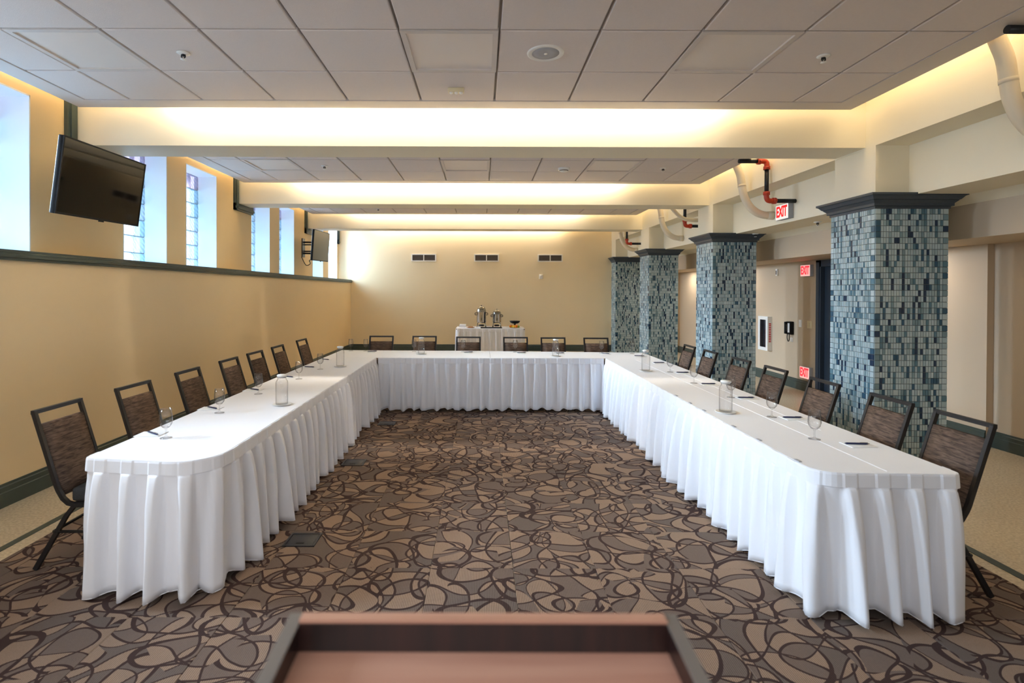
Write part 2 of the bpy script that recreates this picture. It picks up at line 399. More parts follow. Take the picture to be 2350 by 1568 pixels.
# left wall: thick lower wall, ledge, upper wall with window openings
struct(MB().box(XW, XL, YF, YB, 0, 1.845).build('wall_left', M['wall_lower']), 'tan lower wall on the left below the dark rail')
up = MB(); ys = [YF]+[v for ab in WIN for v in ab]+[YB]
for i in range(0, len(ys), 2): up.box(XW, XU, ys[i], ys[i+1], 1.845, ZT)
for a, b in WIN: up.box(XW, XU, a, b, 3.26, ZT)
struct(up.build('wall_left', M['wall_tan']), 'tan upper wall on the left with narrow glass block windows')
struct(MB().box(-4.3, 5.6, YB, YB+0.2, 0, ZT).build('wall_back', M['wall_back']), 'tan far wall with three vents')
MB().box(-3.52, XG(14)-0.1, YB-0.005, YB, 0, 0.75).build('wainscot', M['wall_back'], bpy.data.objects['wall_back'])
struct(MB().box(-4.3, 5.6, YF-0.2, YF, 0, ZT).build('wall_front', M['trim_green']), 'unseen wall behind the viewer, darkened to cut bounce')  # out of view, made dark so less light bounces onto the column fronts
wr = MB().box(5.25, 5.6, 5.54, 7.2, 0, 2.6); wr.box(5.25, 5.6, 8.34, YB, 0, 2.6); wr.box(5.25, 5.6, 7.2, 8.34, 2.09, 2.6); wr.box(5.32, 5.6, YF, 5.54, 0, 2.6); wr.box(5.5, 5.6, 7.2, 8.34, 0, 2.09)
struct(wr.build('wall_right', M['wall_aisle']), 'beige wall of the side aisle behind the tiled columns')
struct(MB().box(-4.3, 5.6, YF-0.2, YB+0.2, ZT, ZT+0.15).build('ceiling', M['cream']), 'cream structural ceiling above the hung panels')
# beams
for i, y in enumerate(BEAM_Y):
    b = MB().prism([(XU, y), (XG(y), y), (XG(y+.42), y+.42), (XU, y+.42)], 'z', 2.97, ZT)
    struct(b.build('beam', M['cream']), ['cream cross beam overhead behind the viewer', 'nearest cream cross beam in view', 'middle cream cross beam', 'farthest cream cross beam before the end wall'][i])
# girders over the columns and the dropped soffit of the aisle
g = MB().prism([(XG(YF), YF), (XG(YF)+.31, YF), (XG(YB)+.31, YB), (XG(YB), YB)], 'z', 2.96, ZT)
struct(g.build('beam', M['cream']), 'cream girder running above the row of tiled columns')
g = MB()
vs_ = []
for y in (YF, YB): vs_ += [(XG(y)+.31, y, 2.497), (4.42, y, 2.497), (4.55, y, 2.43), (4.55, y, ZT), (XG(y)+.31, y, ZT)]
g.add(vs_, [(0,1,2,3,4), (9,8,7,6,5)]+[(i, 5+i, 5+(i+1) % 5, (i+1) % 5) for i in range(5)])
struct(g.build('beam', M['cream']), 'deep cream bulkhead between the columns and the aisle')
struct(MB().box(4.55, 5.6, YF, YB, 2.11, ZT).build('ceiling', M['wall_aisle']), 'low beige soffit over the side aisle')
# baseboards and rail
def baseboard(name, pts, label, depth=0.022, h=0.17):
    # pts: wall line with outward normal on the right of travel
    b = MB()
    for (x0, y0), (x1, y1) in zip(pts, pts[1:]):
        d = Vector((x1-x0, y1-y0, 0)).normalized(); n = Vector((d.y, -d.x, 0))
        prof = [(0,0),(depth,0),(depth,h*.62),(depth*.75,h*.66),(depth*.75,h*.86),(depth*.4,h*.9),(depth*.4,h),(0,h)]
        vs2 = [Vector((x0, y0, 0))+n*p+Vector((0,0,z)) for p, z in prof]+[Vector((x1, y1, 0))+n*p+Vector((0,0,z)) for p, z in prof]
        k = len(prof); b.add(vs2, [(i, (i+1) % k, k+(i+1) % k, k+i) for i in range(k)]+[tuple(range(k))[::-1], tuple(range(k, 2*k))])
    struct(b.build(name, M['trim_green']), label)
baseboard('baseboard_left', [(XL, YB), (XL, YF)][::-1], 'dark green baseboard along the left wall')
baseboard('baseboard_back', [(XL, YB-.005), (XG(14), YB-.005)], 'dark green baseboard along the far wall')
baseboard('baseboard_right', [(5.25, YB), (5.25, 8.46)], 'dark baseboard along the aisle wall beyond the door')
baseboard('baseboard_right', [(5.25, 7.08), (5.25, 5.54)], 'dark baseboard along the aisle wall beside the door')
baseboard('baseboard_right', [(5.32, 5.54), (5.32, YF)], 'dark baseboard in the recess of the aisle wall')
rail = MB(); prof = [(-.05,1.845),(0,1.845),(0,1.82),(.03,1.82),(.03,1.838),(.042,1.842),(.042,1.866),(.03,1.87),(.03,1.884),(.016,1.888),(.016,1.9),(-.05,1.9)]
rail.prism([(XL+p, z) for p, z in prof], 'y', YF, YB)
struct(rail.build('trim_1', M['trim_green']), 'dark green cap rail along the top of the lower left wall')
# collars round the beam ends on the upper left wall
def collar(name, y0, label, back=True):
    b = MB(); zb = 2.97
    def strip(ya, yb_, za, zb2, vert):
        b.box(XU, XU+.035, ya, yb_, za, zb2)
        if vert: b.box(XU, XU+.05, ya+.03, yb_-.045, za, zb2)
        else: b.box(XU, XU+.05, ya, yb_, za+.03, zb2-.045)
    strip(y0-.12, y0, zb-.11, ZT, True)
    if back:
        strip(y0-.12, y0+.54, zb-.11, zb, False); strip(y0+.42, y0+.54, zb, ZT, True)
    else: strip(y0-.12, y0, zb-.11, zb, False)
    struct(b.build(name, M['trim_green']), label)
collar('trim_2', BEAM_Y[1], 'dark trim round the left end of the nearest beam in view')
collar('trim_3', BEAM_Y[2], 'dark trim round the left end of the middle beam')
collar('trim_4', BEAM_Y[3], 'dark trim round the left end of the farthest beam')
collar('trim_5', YB, 'dark trim in the far left corner under the ceiling', False)
collar('trim_6', BEAM_Y[0], 'dark trim round the beam end behind the viewer')

# windows of glass block
blk = MB().bbox(-.045, .045, -.095, .095, -.095, .095, .012).mesh('glass_block', M['glass_block'])
blk_top = MB().bbox(-.045, .045, -.095, .095, -.095, .095, .012).mesh('glass_block', M['glass_block_pink'])
for wi, (a, b) in enumerate(WIN):
    root = struct(MB().box(XW-.02, XW+.0, a-.02, a+.006, 1.86, 3.27).build('window_%d' % (wi+1), M['mortar']), 'glass block window %d from the front along the left wall' % (wi+1))
    r = MB(); r.box(XW+.03, XU+.002, a, a+.012, 1.9, 3.26); r.box(XW+.03, XU+.002, b-.012, b, 1.9, 3.26); r.box(XW+.03, XU+.002, a, b, 3.248, 3.262); r.box(XW, XL+.0, a, b, 1.845, 1.9)
    r.build('window_reveal', M['white_paint'], root)
    zt, n = 3.246, 4; pitch = (b-a-.024)/n
    gr = MB(); rows = 7
    for i in range(n+1): gr.box(XW-.02, XW+.028, a+.012+pitch*i-.004, a+.012+pitch*i+.004, 1.9, zt)
    for j in range(rows): gr.box(XW-.02, XW+.028, a+.012, b-.012, zt-.2*j-.004, zt-.2*j+.004)
    gr.build('mortar_grid', M['mortar'], root)
    for i in range(n):
        for j in range(rows):
            hz = .2 if j < rows-1 else (zt-.2*(rows-1)-1.9)
            o = link_mesh('glass_block', blk_top if j == 0 else blk, root, (XW+.01, a+.012+pitch*(i+.5), zt-.2*j-hz/2)); o.scale = (.8, pitch/.2*1.0, hz/.2)

# door in the aisle wall
dr = struct(MB().box(5.30, 5.345, 7.30, 8.24, 0.005, 2.0).build('door_1', M['door_navy']), 'dark navy door in the aisle wall behind the nearest column')
f = MB(); f.box(5.235, 5.33, 8.24, 8.36, 0, 2.10); f.box(5.235, 5.33, 7.18, 7.30, 0, 2.10); f.box(5.235, 5.33, 7.18, 8.36, 2.0, 2.10)
f.box(5.225, 5.25, 8.27, 8.33, 0, 2.07); f.box(5.225, 5.25, 7.21, 7.27, 0, 2.07)
f.build('door_frame', M['door_navy'], dr)
h = MB().lathe([(0,0),(.03,0),(.03,.01),(.01,.014),(.01,.05)], 14); h.tube([(0,0,.05),(0,.11,.05)], .009); h.xf(Matrix.Translation((5.30, 7.40, 1.0)) @ Matrix.Rotation(-PI/2, 4, 'Y'))
h.build('door_handle', M['chrome'], dr)

# hung ceiling panels
GX = [-3.49, -3.085, -2.455, -1.82, -1.18, -.537, .108, .758, 1.41, 2.07, 2.73, 3.16]
GYR_FULL = [-2.56, -2.09, -1.45, -.80, -.18]
LAMPS = [(1, 2), (5, 2), (8, 2)]
tile_m = {}
for pi, e in enumerate(PANEL_END):
    GYR = GYR_FULL if pi < 4 else GYR_FULL[2:]
    y0 = e+GYR[0]-.14
    lab = ['hung tile ceiling panel behind the viewer', 'nearest hung ceiling panel of white tiles', 'second hung ceiling panel beyond the nearest beam', 'third hung ceiling panel beyond the middle beam', 'last hung ceiling panel before the end wall'][pi]
    p = struct(MB().box(-3.60, 3.29, y0+.07, e-.07, 3.293, 3.33).build('ceiling', M['ceil_grid']), lab)
    fr = MB()
    for x0, x1, ya, yb_ in ((-3.675, -3.49, y0, e), (3.16, 3.362, y0, e), (-3.49, 3.16, y0, y0+.14), (-3.49, 3.16, e-.18, e)): fr.box(x0, x1, ya, yb_, 3.268, 3.37)
    fr.build('panel_border', M['ceil_edge'], p)
    for i in range(len(GX)-1):
        for j in range(len(GYR)-1):
            if (i, j) in LAMPS and pi < 4: continue
            xa, xb, ya, yb_ = GX[i]+.009, GX[i+1]-.009, e+GYR[j]+.009, e+GYR[j+1]-.009
            key = (round(xb-xa, 3), round(yb_-ya, 3))
            if key not in tile_m:
                x, y = key[0]/2, key[1]/2; c = .006
                tile_m[key] = MB().add([(-x+c,-y+c,-.012),(x-c,-y+c,-.012),(x-c,y-c,-.012),(-x+c,y-c,-.012),(-x,-y,-.006),(x,-y,-.006),(x,y,-.006),(-x,y,-.006),(-x,-y,.012),(x,-y,.012),(x,y,.012),(-x,y,.012)],
                    [(3,2,1,0),(0,1,5,4),(1,2,6,5),(2,3,7,6),(3,0,4,7),(4,5,9,8),(5,6,10,9),(6,7,11,10),(7,4,8,11)]).mesh('ceiling_tile', M['ceil_tile'])
            link_mesh('ceiling_tile', tile_m[key], p, ((xa+xb)/2, (ya+yb_)/2, 3.283))
    if pi in (1, 2, 3):
        for li, (i, j) in enumerate(LAMPS):
            xa, xb, ya, yb_ = GX[i]+.004, GX[i+1]-.004, e+GYR[j]+.004, e+GYR[j+1]-.004
            t = thing('ceiling_light', 'unlit square recessed ceiling light, %s of three in the %s ceiling panel' % (('left', 'middle', 'right')[li], ('', 'nearest', 'second', 'third')[pi]), 'ceiling light', ((xa+xb)/2, (ya+yb_)/2, 3.27), 0, 'recessed square ceiling lights')
            x, y = (xb-xa)/2, (yb_-ya)/2; fw = .035; q = MB()
            for A in ((-x, x, -y, -y+fw), (-x, x, y-fw, y), (-x, -x+fw, -y+fw, y-fw), (x-fw, x, -y+fw, y-fw)): q.box(*A, -.002, .022)
            q.build('frame', M['ceil_edge'], t)
            MB().box(-x+fw, x-fw, -y+fw, y-fw, .010, .02).build('diffuser', M['diffuser'], t)

# small ceiling devices
def sprinkler(x, y, z, label):
    t = thing('ceiling_sprinkler', label, 'sprinkler', (x, y, z), 0, 'sprinkler heads')
    MB().lathe([(.0,-.001),(.042,-.001),(.045,-.006),(.03,-.012),(.012,-.014)], 20).build('escutcheon', M['white_plastic'], t)
    q = MB().tube([(0,0,-.01),(0,0,-.028)], .009); q.tube([(.012,0,-.012),(.014,0,-.03),(0,0,-.045)], .004, 6); q.tube([(-.012,0,-.012),(-.014,0,-.03),(0,0,-.045)], .004, 6)
    q.build('frame_arms', M['black_metal'], t)
    MB().lathe([(0,-.052),(.019,-.05),(.019,-.046),(0,-.045)], 14).build('deflector', M['white_plastic'], t)
sprinkler(-2.10, 3.762, 3.271, 'small sprinkler head at the left of the nearest ceiling panel')
sprinkler(2.406, 3.776, 3.271, 'small sprinkler head at the right of the nearest ceiling panel')
sprinkler(-2.10, 7.136, 3.271, 'small sprinkler head at the left of the second ceiling panel')
sprinkler(2.44, 7.2, 3.271, 'small sprinkler head at the right of the second ceiling panel')
sprinkler(-2.10, 10.85, 3.271, 'small sprinkler head at the left of the third ceiling panel')
sprinkler(4.15, 6.60, 2.475, 'small sprinkler head under the aisle bulkhead left of the nearest column')
sprinkler(4.1, 8.0, 2.48, 'small sprinkler head under the aisle bulkhead right of the second column')
t = thing('ceiling_speaker', 'round grey speaker grille in the nearest ceiling panel', 'speaker', (.443, 3.749, 3.271))
MB().lathe([(.095,-.004),(.118,-.010),(.128,-.006),(.13,0)], 40).build('rim', M['white_plastic'], t)
MB().lathe([(0,-.005),(.05,-.007),(.096,-.004),(.096,.0)], 40).build('grille', M['grey_plastic'], t)
MB().lathe([(0,-.009),(.012,-.009),(.012,-.005)], 12).build('badge', M['white_plastic'], t)
t = thing('ceiling_sensor', 'small cream box with three round lenses on the nearest ceiling panel', 'sensor', (-.214, 4.413, 3.271))
MB().bbox(-.065, .065, -.03, .03, -.032, 0, .004).build('housing', M['ivory_plastic'], t)
for dx in (-.04, 0, .04): MB().lathe([(0,-.046),(.012,-.043),(.017,-.034),(.017,-.03)], 14, (dx, 0, 0)).build('lens', M['white_plastic'], t)
t = thing('smoke_detector', 'round white smoke detector on the second ceiling panel', 'smoke detector', (1.109, 7.24, 3.271))
MB().lathe([(0,-.05),(.03,-.05),(.055,-.04),(.06,-.03),(.075,-.026),(.078,0)], 28).build('housing', M['white_plastic'], t)
MB().lathe([(.056,-.0385),(.062,-.0295)], 28).build('vent_ring', M['dark_slot'], t)
t = thing('ceiling_speaker', 'round pale speaker grille in the third ceiling panel', 'speaker', (.476, 10.45, 3.271))
MB().lathe([(.1,-.004),(.12,-.012),(.13,0)], 32).build('rim', M['white_plastic'], t)
MB().lathe([(0,-.008),(.101,-.004)], 32).build('grille', M['white_plastic'], t)

# ------------------------------------------------------------------ tiled columns
def mosaic_mesh(wx, dy, h):
    rnd = random.Random(int(wx*1000+dy*7000+h*100)+random.randrange(999))
    vs2, fs, cols = [], [], []
    pal = [((176, 194, 198), .50), ((156, 178, 184), .17), ((122, 148, 156), .11), ((88, 122, 136), .10), ((54, 90, 112), .07), ((36, 56, 80), .05)]
    pal = [(lin(c)[:3], w_) for c, w_ in pal]
    rh = .0545; rows = int(round(h/rh)); rh = h/rows; gp = .0017; d = .0035
    faces = [((0, 0), (1, 0), (0, -1), wx), ((0, dy), (0, -1), (-1, 0), dy), ((wx, 0), (0, 1), (1, 0), dy), ((wx, dy), (-1, 0), (0, 1), wx)]
    for (ox, oy), (ux, uy), (nx, ny), L in faces:
        cols_w = [.0]; c = .05; cols_w.append(c)
        n = max(1, int(round((L-.1)/.0252)))
        for i in range(n): cols_w.append(.05+(L-.1)*(i+1)/n)
        cols_w.append(L)
        prev = {}
        for r in range(rows):
            i = 0; last = 0
            while i < len(cols_w)-1:
                span = 2 if 1 <= i < len(cols_w)-3 and rnd.random() < .02 else 1
                a, b = cols_w[i]+gp, cols_w[i+span]-gp; z0, z1 = r*rh+gp, (r+1)*rh-gp; i += span
                x = rnd.random(); k = 0
                while x > pal[k][1] and k < len(pal)-1: x -= pal[k][1]; k += 1
                if prev.get(i, 0) >= 2 and rnd.random() < .22: k = prev[i]
                elif k >= 2 and last >= 3 and rnd.random() < .6: k = 0
                prev[i] = k; last = k
                j = .9+.2*rnd.random(); col = tuple(min(1, q*j) for q in pal[k][0])+(1,)
                o = len(vs2); e = .0012
                for dd, ee in ((0, 0), (d, e)):
                    for s_, z in ((a+ee, z0+ee), (b-ee, z0+ee), (b-ee, z1-ee), (a+ee, z1-ee)):
                        vs2.append((ox+ux*s_+nx*dd, oy+uy*s_+ny*dd, z))
                fs += [(o+4,o+5,o+6,o+7),(o,o+1,o+5,o+4),(o+1,o+2,o+6,o+5),(o+2,o+3,o+7,o+6),(o+3,o,o+4,o+7)]
                cols += [col]*20
    me = bpy.data.meshes.new('mosaic_tiles'); me.from_pydata(vs2, [], fs); me.materials.append(M['mosaic'])
    ca = me.color_attributes.new('tile_colour', 'FLOAT_COLOR', 'CORNER'); ca.data.foreach_set('color', [v for c in cols for v in c]); me.update(); return me
COLS = [(4.93, 'nearest'), (8.28, 'second nearest'), (11.30, 'third nearest'), (13.95, 'farthest')]
for y, nm in COLS:
    x = XG(y); W_, D_ = .675, .62
    if nm == 'farthest': D_ = YB-y
    if nm == 'third nearest': W_ = .62
    t = thing('tiled_column', 'square column of blue and grey mosaic tile, %s of the four' % nm, 'column', (x, y, 0), 0, 'mosaic tiled columns')
    MB().box(.004, W_-.004, .004, D_-.004, 0, 2.385).build('core', M['grout'], t)
    m = bpy.data.objects.new('mosaic_tiles', mosaic_mesh(W_, D_, 2.38)); C.objects.link(m); m.parent = t; m['kind'] = 'stuff'
    cp = MB()
    for o0, o1, z0, z1 in ((.012, .012, 2.375, 2.40), (.03, .03, 2.40, 2.425), (.03, .055, 2.425, 2.45), (.062, .085, 2.455, 2.485), (.1, .1, 2.49, 2.51), (.05, .06, 2.45, 2.455), (.088, .095, 2.485, 2.49)):
        yb0 = D_+o0 if nm != 'farthest' else D_; yb1 = D_+o1 if nm != 'farthest' else D_
        cp.add([(-o0,-o0,z0),(W_+o0,-o0,z0),(W_+o0,yb0,z0),(-o0,yb0,z0),(-o1,-o1,z1),(W_+o1,-o1,z1),(W_+o1,yb1,z1),(-o1,yb1,z1)], [(0,3,2,1),(4,5,6,7),(0,1,5,4),(1,2,6,5),(2,3,7,6),(3,0,4,7)])
    cp.build('capital', M['cap_grey'], t)
    MB().box(0, .31, 0.002, min(.57, D_), 2.51, 2.962).build('upper_shaft', M['cream'], t)

# ------------------------------------------------------------------ pipes and ducts along the girder
def arc(pts, n=6):
    # Catmull-Rom through the points
    P = [Vector(p) for p in pts]; P = [P[0]*2-P[1]]+P+[P[-1]*2-P[-2]]; out = []
    for i in range(1, len(P)-2):
        for j in range(n):
            t_ = j/n; a, b, c, d = P[i-1], P[i], P[i+1], P[i+2]
            out.append(.5*((2*b)+(c-a)*t_+(2*a-5*b+4*c-d)*t_*t_+(3*b-3*c+d-a)*t_**3))
    out.append(P[-2]); return out
for y, nm in ((3.6, 'nearest'), (7.17, 'second nearest'), (10.25, 'third nearest'), (13.1, 'farthest')):
    s = XG(y)-XG(7.17)
    t = thing('curved_duct', 'beige curved air duct bending into the bulkhead, %s of the four' % nm, 'duct', (s, y, 0), 0, 'curved beige ducts')
    MB().tube(arc([(3.30, 0, 3.62), (3.40, 0, 3.33), (3.462, 0, 3.18), (3.488, 0, 3.03), (3.512, 0, 2.91), (3.572, 0, 2.78), (3.667, 0, 2.685), (3.776, 0, 2.64), (3.907, 0, 2.63)]), .05, 16).build('duct_pipe', M['duct'], t)
    MB().tube([(3.83, 0, 2.632), (3.906, 0, 2.63)], .056, 16).build('collar', M['duct'], t)
    MB().tube([(3.485, 0, 3.045), (3.489, 0, 3.015)], .0525, 16).build('joint_band', M['duct'], t)
t = thing('conduit_pipe', 'thin beige pipe bending behind the middle beam toward the bulkhead', 'pipe')
MB().tube(arc([(3.10, 8.90, 3.1), (3.22, 8.98, 2.98), (3.36, 9.0, 2.86), (3.50, 9.0, 2.815), (3.72, 9.0, 2.81), (3.90, 9.0, 2.81)]), .032, 12).build('pipe', M['duct'], t)
MB().lathe([(0, 0), (.05, 0), (.05, .012), (0, .012)], 16).xf(Matrix.Translation((3.88, 9.0, 2.81)) @ Matrix.Rotation(PI/2, 4, 'Y')).build('flange', M['duct'], t)
for y, nm in ((3.32, 'nearest'), (6.67, 'second nearest'), (9.25, 'third nearest'), (12.65, 'farthest')):
    s = XG(y)-XG(6.67)-(.03 if nm == 'farthest' else 0)
    t = thing('sprinkler_pipe', 'black sprinkler pipe with red elbows below the girder, %s of the four' % nm, 'pipe', (s, y, 0), 0, 'black and red sprinkler pipes')
    X = 3.553; r = .026
    MB().tube([(X-.35, 0, 3.235), (X-.085, 0, 3.235)], r, 12).build('pipe', M['black_pipe'], t)
    MB().tube([(X, 0, 3.15), (X, 0, 2.83)], r, 12).build('pipe', M['black_pipe'], t)
    MB().tube([(X+.10, 0, 2.742), (3.914, 0, 2.742)], r, 12).build('pipe', M['black_pipe'], t)
    MB().tube(arc([(X-.09, 0, 3.235), (X-.04, 0, 3.235), (X-.008, 0, 3.222), (X, 0, 3.19), (X, 0, 3.15)], 4), .031, 12).build('elbow', M['red_pipe'], t)
    MB().tube(arc([(X, 0, 2.83), (X, 0, 2.79), (X+.012, 0, 2.755), (X+.045, 0, 2.742), (X+.10, 0, 2.742)], 4), .031, 12).build('elbow', M['red_pipe'], t)
    for cx, cz, ax in ((X-.10, 3.235, 'x'), (X, 3.15, 'z'), (X, 2.835, 'z'), (X+.095, 2.742, 'x')):
        q = MB(); d = Vector((1,0,0)) if ax == 'x' else Vector((0,0,1)); c0 = Vector((cx, 0, cz))
        q.tube([c0-d*.02, c0+d*.02], .040, 12)
        for sg in (-1, 1): q.tube([c0+Vector((0, sg*.036, 0))-Vector((.012,0,0)) if ax == 'z' else c0+Vector((0,sg*.036,0))-Vector((0,0,.012)), c0+Vector((0, sg*.062, 0))], .012, 8)
        q.build('coupling', M['red_pipe'], t)

# ------------------------------------------------------------------ signs and devices on the aisle side
def text_mesh(txt, size, depth, bold=0.0):
    cu = bpy.data.curves.new('lettering', 'FONT'); cu.body = txt; cu.size = size; cu.extrude = depth; cu.offset = bold; cu.align_x = 'CENTER'; cu.align_y = 'CENTER'
    o = bpy.data.objects.new('lettering_source', cu); C.objects.link(o)
    me = bpy.data.meshes.new_from_object(o.evaluated_get(bpy.context.evaluated_depsgraph_get())); bpy.data.objects.remove(o); bpy.data.curves.remove(cu); me.name = 'lettering'; me.materials.clear(); return me
XT = text_mesh('EXIT', .17, .002, .006)
def exit_sign(x, y, z, label, wall_x, face, red, w_=.28, h_=.19):
    t = thing('exit_sign', label, 'exit sign', (x, y, z), 0, 'red exit signs')
    MB().bbox(.006, wall_x-x, -w_/2, w_/2, -h_/2, h_/2, .004).build('housing', M['grey_plastic'], t)
    MB().box(0, .008, -w_/2+.004, w_/2-.004, -h_/2+.004, h_/2-.004).build('face', face, t)
    o = bpy.data.objects.new('lettering', XT.copy()); C.objects.link(o); o.parent = t; o.data.materials.append(red)
    bb = [v.co for v in XT.vertices]; wd = max(v.x for v in bb)-min(v.x for v in bb); ht = max(v.y for v in bb)-min(v.y for v in bb)
    o.scale = (w_*.86/wd, h_*.74/ht, 1); o.rotation_euler = (PI/2, 0, -PI/2); o.location = (-.001, 0, 0)
exit_sign(3.84, 6.845, 2.63, 'white exit sign with red letters on the bulkhead beside the black pipe', 3.912, M['exit_face_pale'], M['exit_red'])
exit_sign(5.19, 8.57, 1.95, 'glowing red exit sign high on the aisle wall by the door', 5.25, M['exit_face'], M['exit_red_hot'], .25, .185)
exit_sign(5.19, 8.57, .31, 'glowing red exit sign low on the aisle wall by the baseboard', 5.25, M['exit_face'], M['exit_red_hot'], .25, .19)
t = thing('extinguisher_cabinet', 'white fire extinguisher cabinet with dark glass on the aisle wall', 'cabinet', (5.25, 9.80, .85))
q = MB(); q.box(-.07, 0, -.165, .165, -.31, -.29); q.box(-.07, 0, -.165, .165, .29, .31); q.box(-.07, 0, -.165, -.145, -.29, .29); q.box(-.07, 0, .145, .165, -.29, .29); q.box(-.008, 0, -.145, .145, -.29, .29)
q.build('box', M['white_plastic'], t)
q = MB(); q.box(-.082, -.07, -.165, .165, -.31, -.25); q.box(-.082, -.07, -.165, .165, .25, .31); q.box(-.082, -.07, -.165, -.10, -.25, .25); q.box(-.082, -.07, .10, .165, -.25, .25)
dd = q.build('door', M['white_plastic'], t)
MB().box(-.078, -.074, -.10, .10, -.25, .25).build('pane', M['pane'], dd)
MB().lathe([(0,-.28),(.03,-.28),(.032,.02),(.026,.06),(.012,.08),(.012,.12),(0,.12)], 16, (-.037, -.05, .02)).build('extinguisher_cylinder', M['fire_red'], t)
q = MB()
for i in range(11): q.box(-.06, -.02, -.1665, -.164, .17-.032*i, .19-.032*i)
q.build('red_marking', M['fire_red'], t)
t = thing('wall_phone', 'black wall telephone with hanging cord on the aisle wall', 'telephone', (5.25, 9.02, 1.0))
MB().bbox(-.07, 0, -.06, .06, -.11, .11, .012).build('body', M['black_plastic'], t)
q = MB().bbox(-.105, -.072, .012, .055, -.1, -.055, .01); q.bbox(-.105, -.072, .012, .055, .06, .105, .01); q.bbox(-.105, -.088, .018, .05, -.08, .09, .006); q.build('handset', M['black_plastic'], t)
MB().box(-.073, -.07, -.05, .0, -.075, .08).build('label_card', M['white_plastic'], t)
q = MB(); pts = [(-.06, .03, -.11), (-.055, .045, -.16), (-.05, .035, -.215), (-.05, .01, -.225), (-.05, -.01, -.19), (-.05, -.012, -.11)]
q.tube(arc(pts, 5), .007, 8); q.build('cord', M['black_plastic'], t)
def plate(name, y, z, w_, h_, m, label, cat):
    t = thing(name, label, cat, (5.25, y, z)); MB().bbox(-.008, 0, -w_/2, w_/2, -h_/2, h_/2, .003).build('plate', m, t)
    MB().bbox(-.014, -.006, -.012, .012, -.03, .03, .003).build('toggle', m, t)
plate('light_switch', 8.78, 1.09, .075, .12, M['white_plastic'], 'white wall switch plate right of the wall telephone', 'switch')
plate('light_switch', 8.53, 1.085, .12, .12, M['ivory_plastic'], 'cream double switch plate left of the dark door', 'switch')
plate('wall_outlet', 9.02, .80, .06, .07, M['white_plastic'], 'small plate under the wall telephone', 'outlet')
t = thing('wall_sensor', 'small grey box high on the aisle wall above the extinguisher cabinet', 'sensor', (5.25, 9.46, 1.955))
MB().bbox(-.03, 0, -.025, .025, -.06, .06, .005).build('housing', M['white_plastic'], t); MB().box(-.034, -.03, -.012, .012, -.04, .03).build('window', M['dark_slot'], t)

# far wall vents and strobe
for x, lab in ((-1.557, 'left'), (.132, 'middle'), (1.845, 'right')):
    t = thing('wall_vent', 'white rectangular air vent high on the far wall, the %s one' % lab, 'vent', (x, YB, 2.502), 0, 'far wall vents')
    q = MB()
    for A in ((-.335, .335, -.1, -.075), (-.335, .335, .075, .1), (-.335, -.305, -.075, .075), (.305, .335, -.075, .075), (-.012, .012, -.075, .075)): q.box(A[0], A[1], -.018, 0, A[2], A[3])
    q.build('frame', M['white_plastic'], t)
    MB().box(-.305, .305, -.004, -.001, -.075, .075).build('backing', M['dark_slot'], t)
    sl = MB().add([(-.146,-.016,-.004),(.146,-.016,-.004),(.146,-.004,.005),(-.146,-.004,.005),(-.146,-.014,-.006),(.146,-.014,-.006),(.146,-.002,.003),(-.146,-.002,.003)], [(0,1,2,3),(7,6,5,4),(0,4,5,1),(2,6,7,3)]).mesh('slat', M['dark_slot'])
    for sx in (-.1585, .1585):
        for k in range(8): link_mesh('slat', sl, t, (sx, 0, -.066+.0188*k))
t = thing('wall_strobe', 'small white alarm strobe on the far wall below the right vent', 'alarm', (1.60, YB, 2.0))
MB().bbox(-.05, .05, -.035, 0, -.06, .06, .008).build('housing', M['white_plastic'], t)
MB().bbox(-.03, .03, -.055, -.03, -.0, .045, .01).build('lens', M['white_plastic'], t)

# ------------------------------------------------------------------ televisions
def tv(loc, yaw, tilt, roll, w_, h_, label, armlen, wall_x):
    t = thing('wall_television', label, 'television', loc); t.rotation_euler = (0, 0, 0)
    R = Matrix.Rotation(yaw, 4, 'Z') @ Matrix.Rotation(tilt, 4, 'Y') @ Matrix.Rotation(roll, 4, 'X')
    q = MB().bbox(-.045, -.004, -w_/2, w_/2, -h_/2, h_/2, .006); q.bbox(-.075, -.04, -w_*.36, w_*.36, -h_*.38, h_*.3, .01); q.xf(R).build('casing', M['black_plastic'], t)
    q = MB(); e = .012
    for A in ((-w_/2, w_/2, h_/2-e, h_/2), (-w_/2, w_/2, -h_/2, -h_/2+.018), (-w_/2, -w_/2+e, -h_/2+.018, h_/2-e), (w_/2-e, w_/2, -h_/2+.018, h_/2-e)): q.box(-.006, .002, A[0], A[1], A[2], A[3])
    q.box(-.006, .004, -.03, .03, -h_/2-.012, -h_/2+.004)
    q.xf(R).build('bezel', M['black_plastic'], t)
    MB().box(-.004, -.001, -w_/2+e, w_/2-e, -h_/2+.018, h_/2-e).xf(R).build('screen', M['screen'], t)
    q = MB(); dx = wall_x-loc[0]
    ay = .42; q.box(dx, dx+.02, ay-.08, ay+.08, -.20, .20)
    for sz in (-.12, .12):
        q.tube([(dx+.02, ay-.03, sz), (dx*.5, ay+.02, sz), (-.10, 0.12, sz*.8)], .018, 8); q.tube([(dx+.02, ay+.05, sz*.6), (dx*.5, ay+.02, sz*.6), (-.10, 0.05, sz*.6)], .014, 8)
    q.box(-.115, -.07, -.2, .2, -.16, -.10); q.box(-.115, -.07, -.2, .2, .08, .14)
    for sy in (-.16, .16): q.box(-.13, -.06, sy-.015, sy+.015, -.22, .2)
    q.build('wall_arm', M['black_metal'], t)
    return t
tv((-3.347, 4.775-.02, 2.525), .048, .138, .025, 1.1, .62, 'large black television hung on the left wall near the nearest beam', .5, XU)
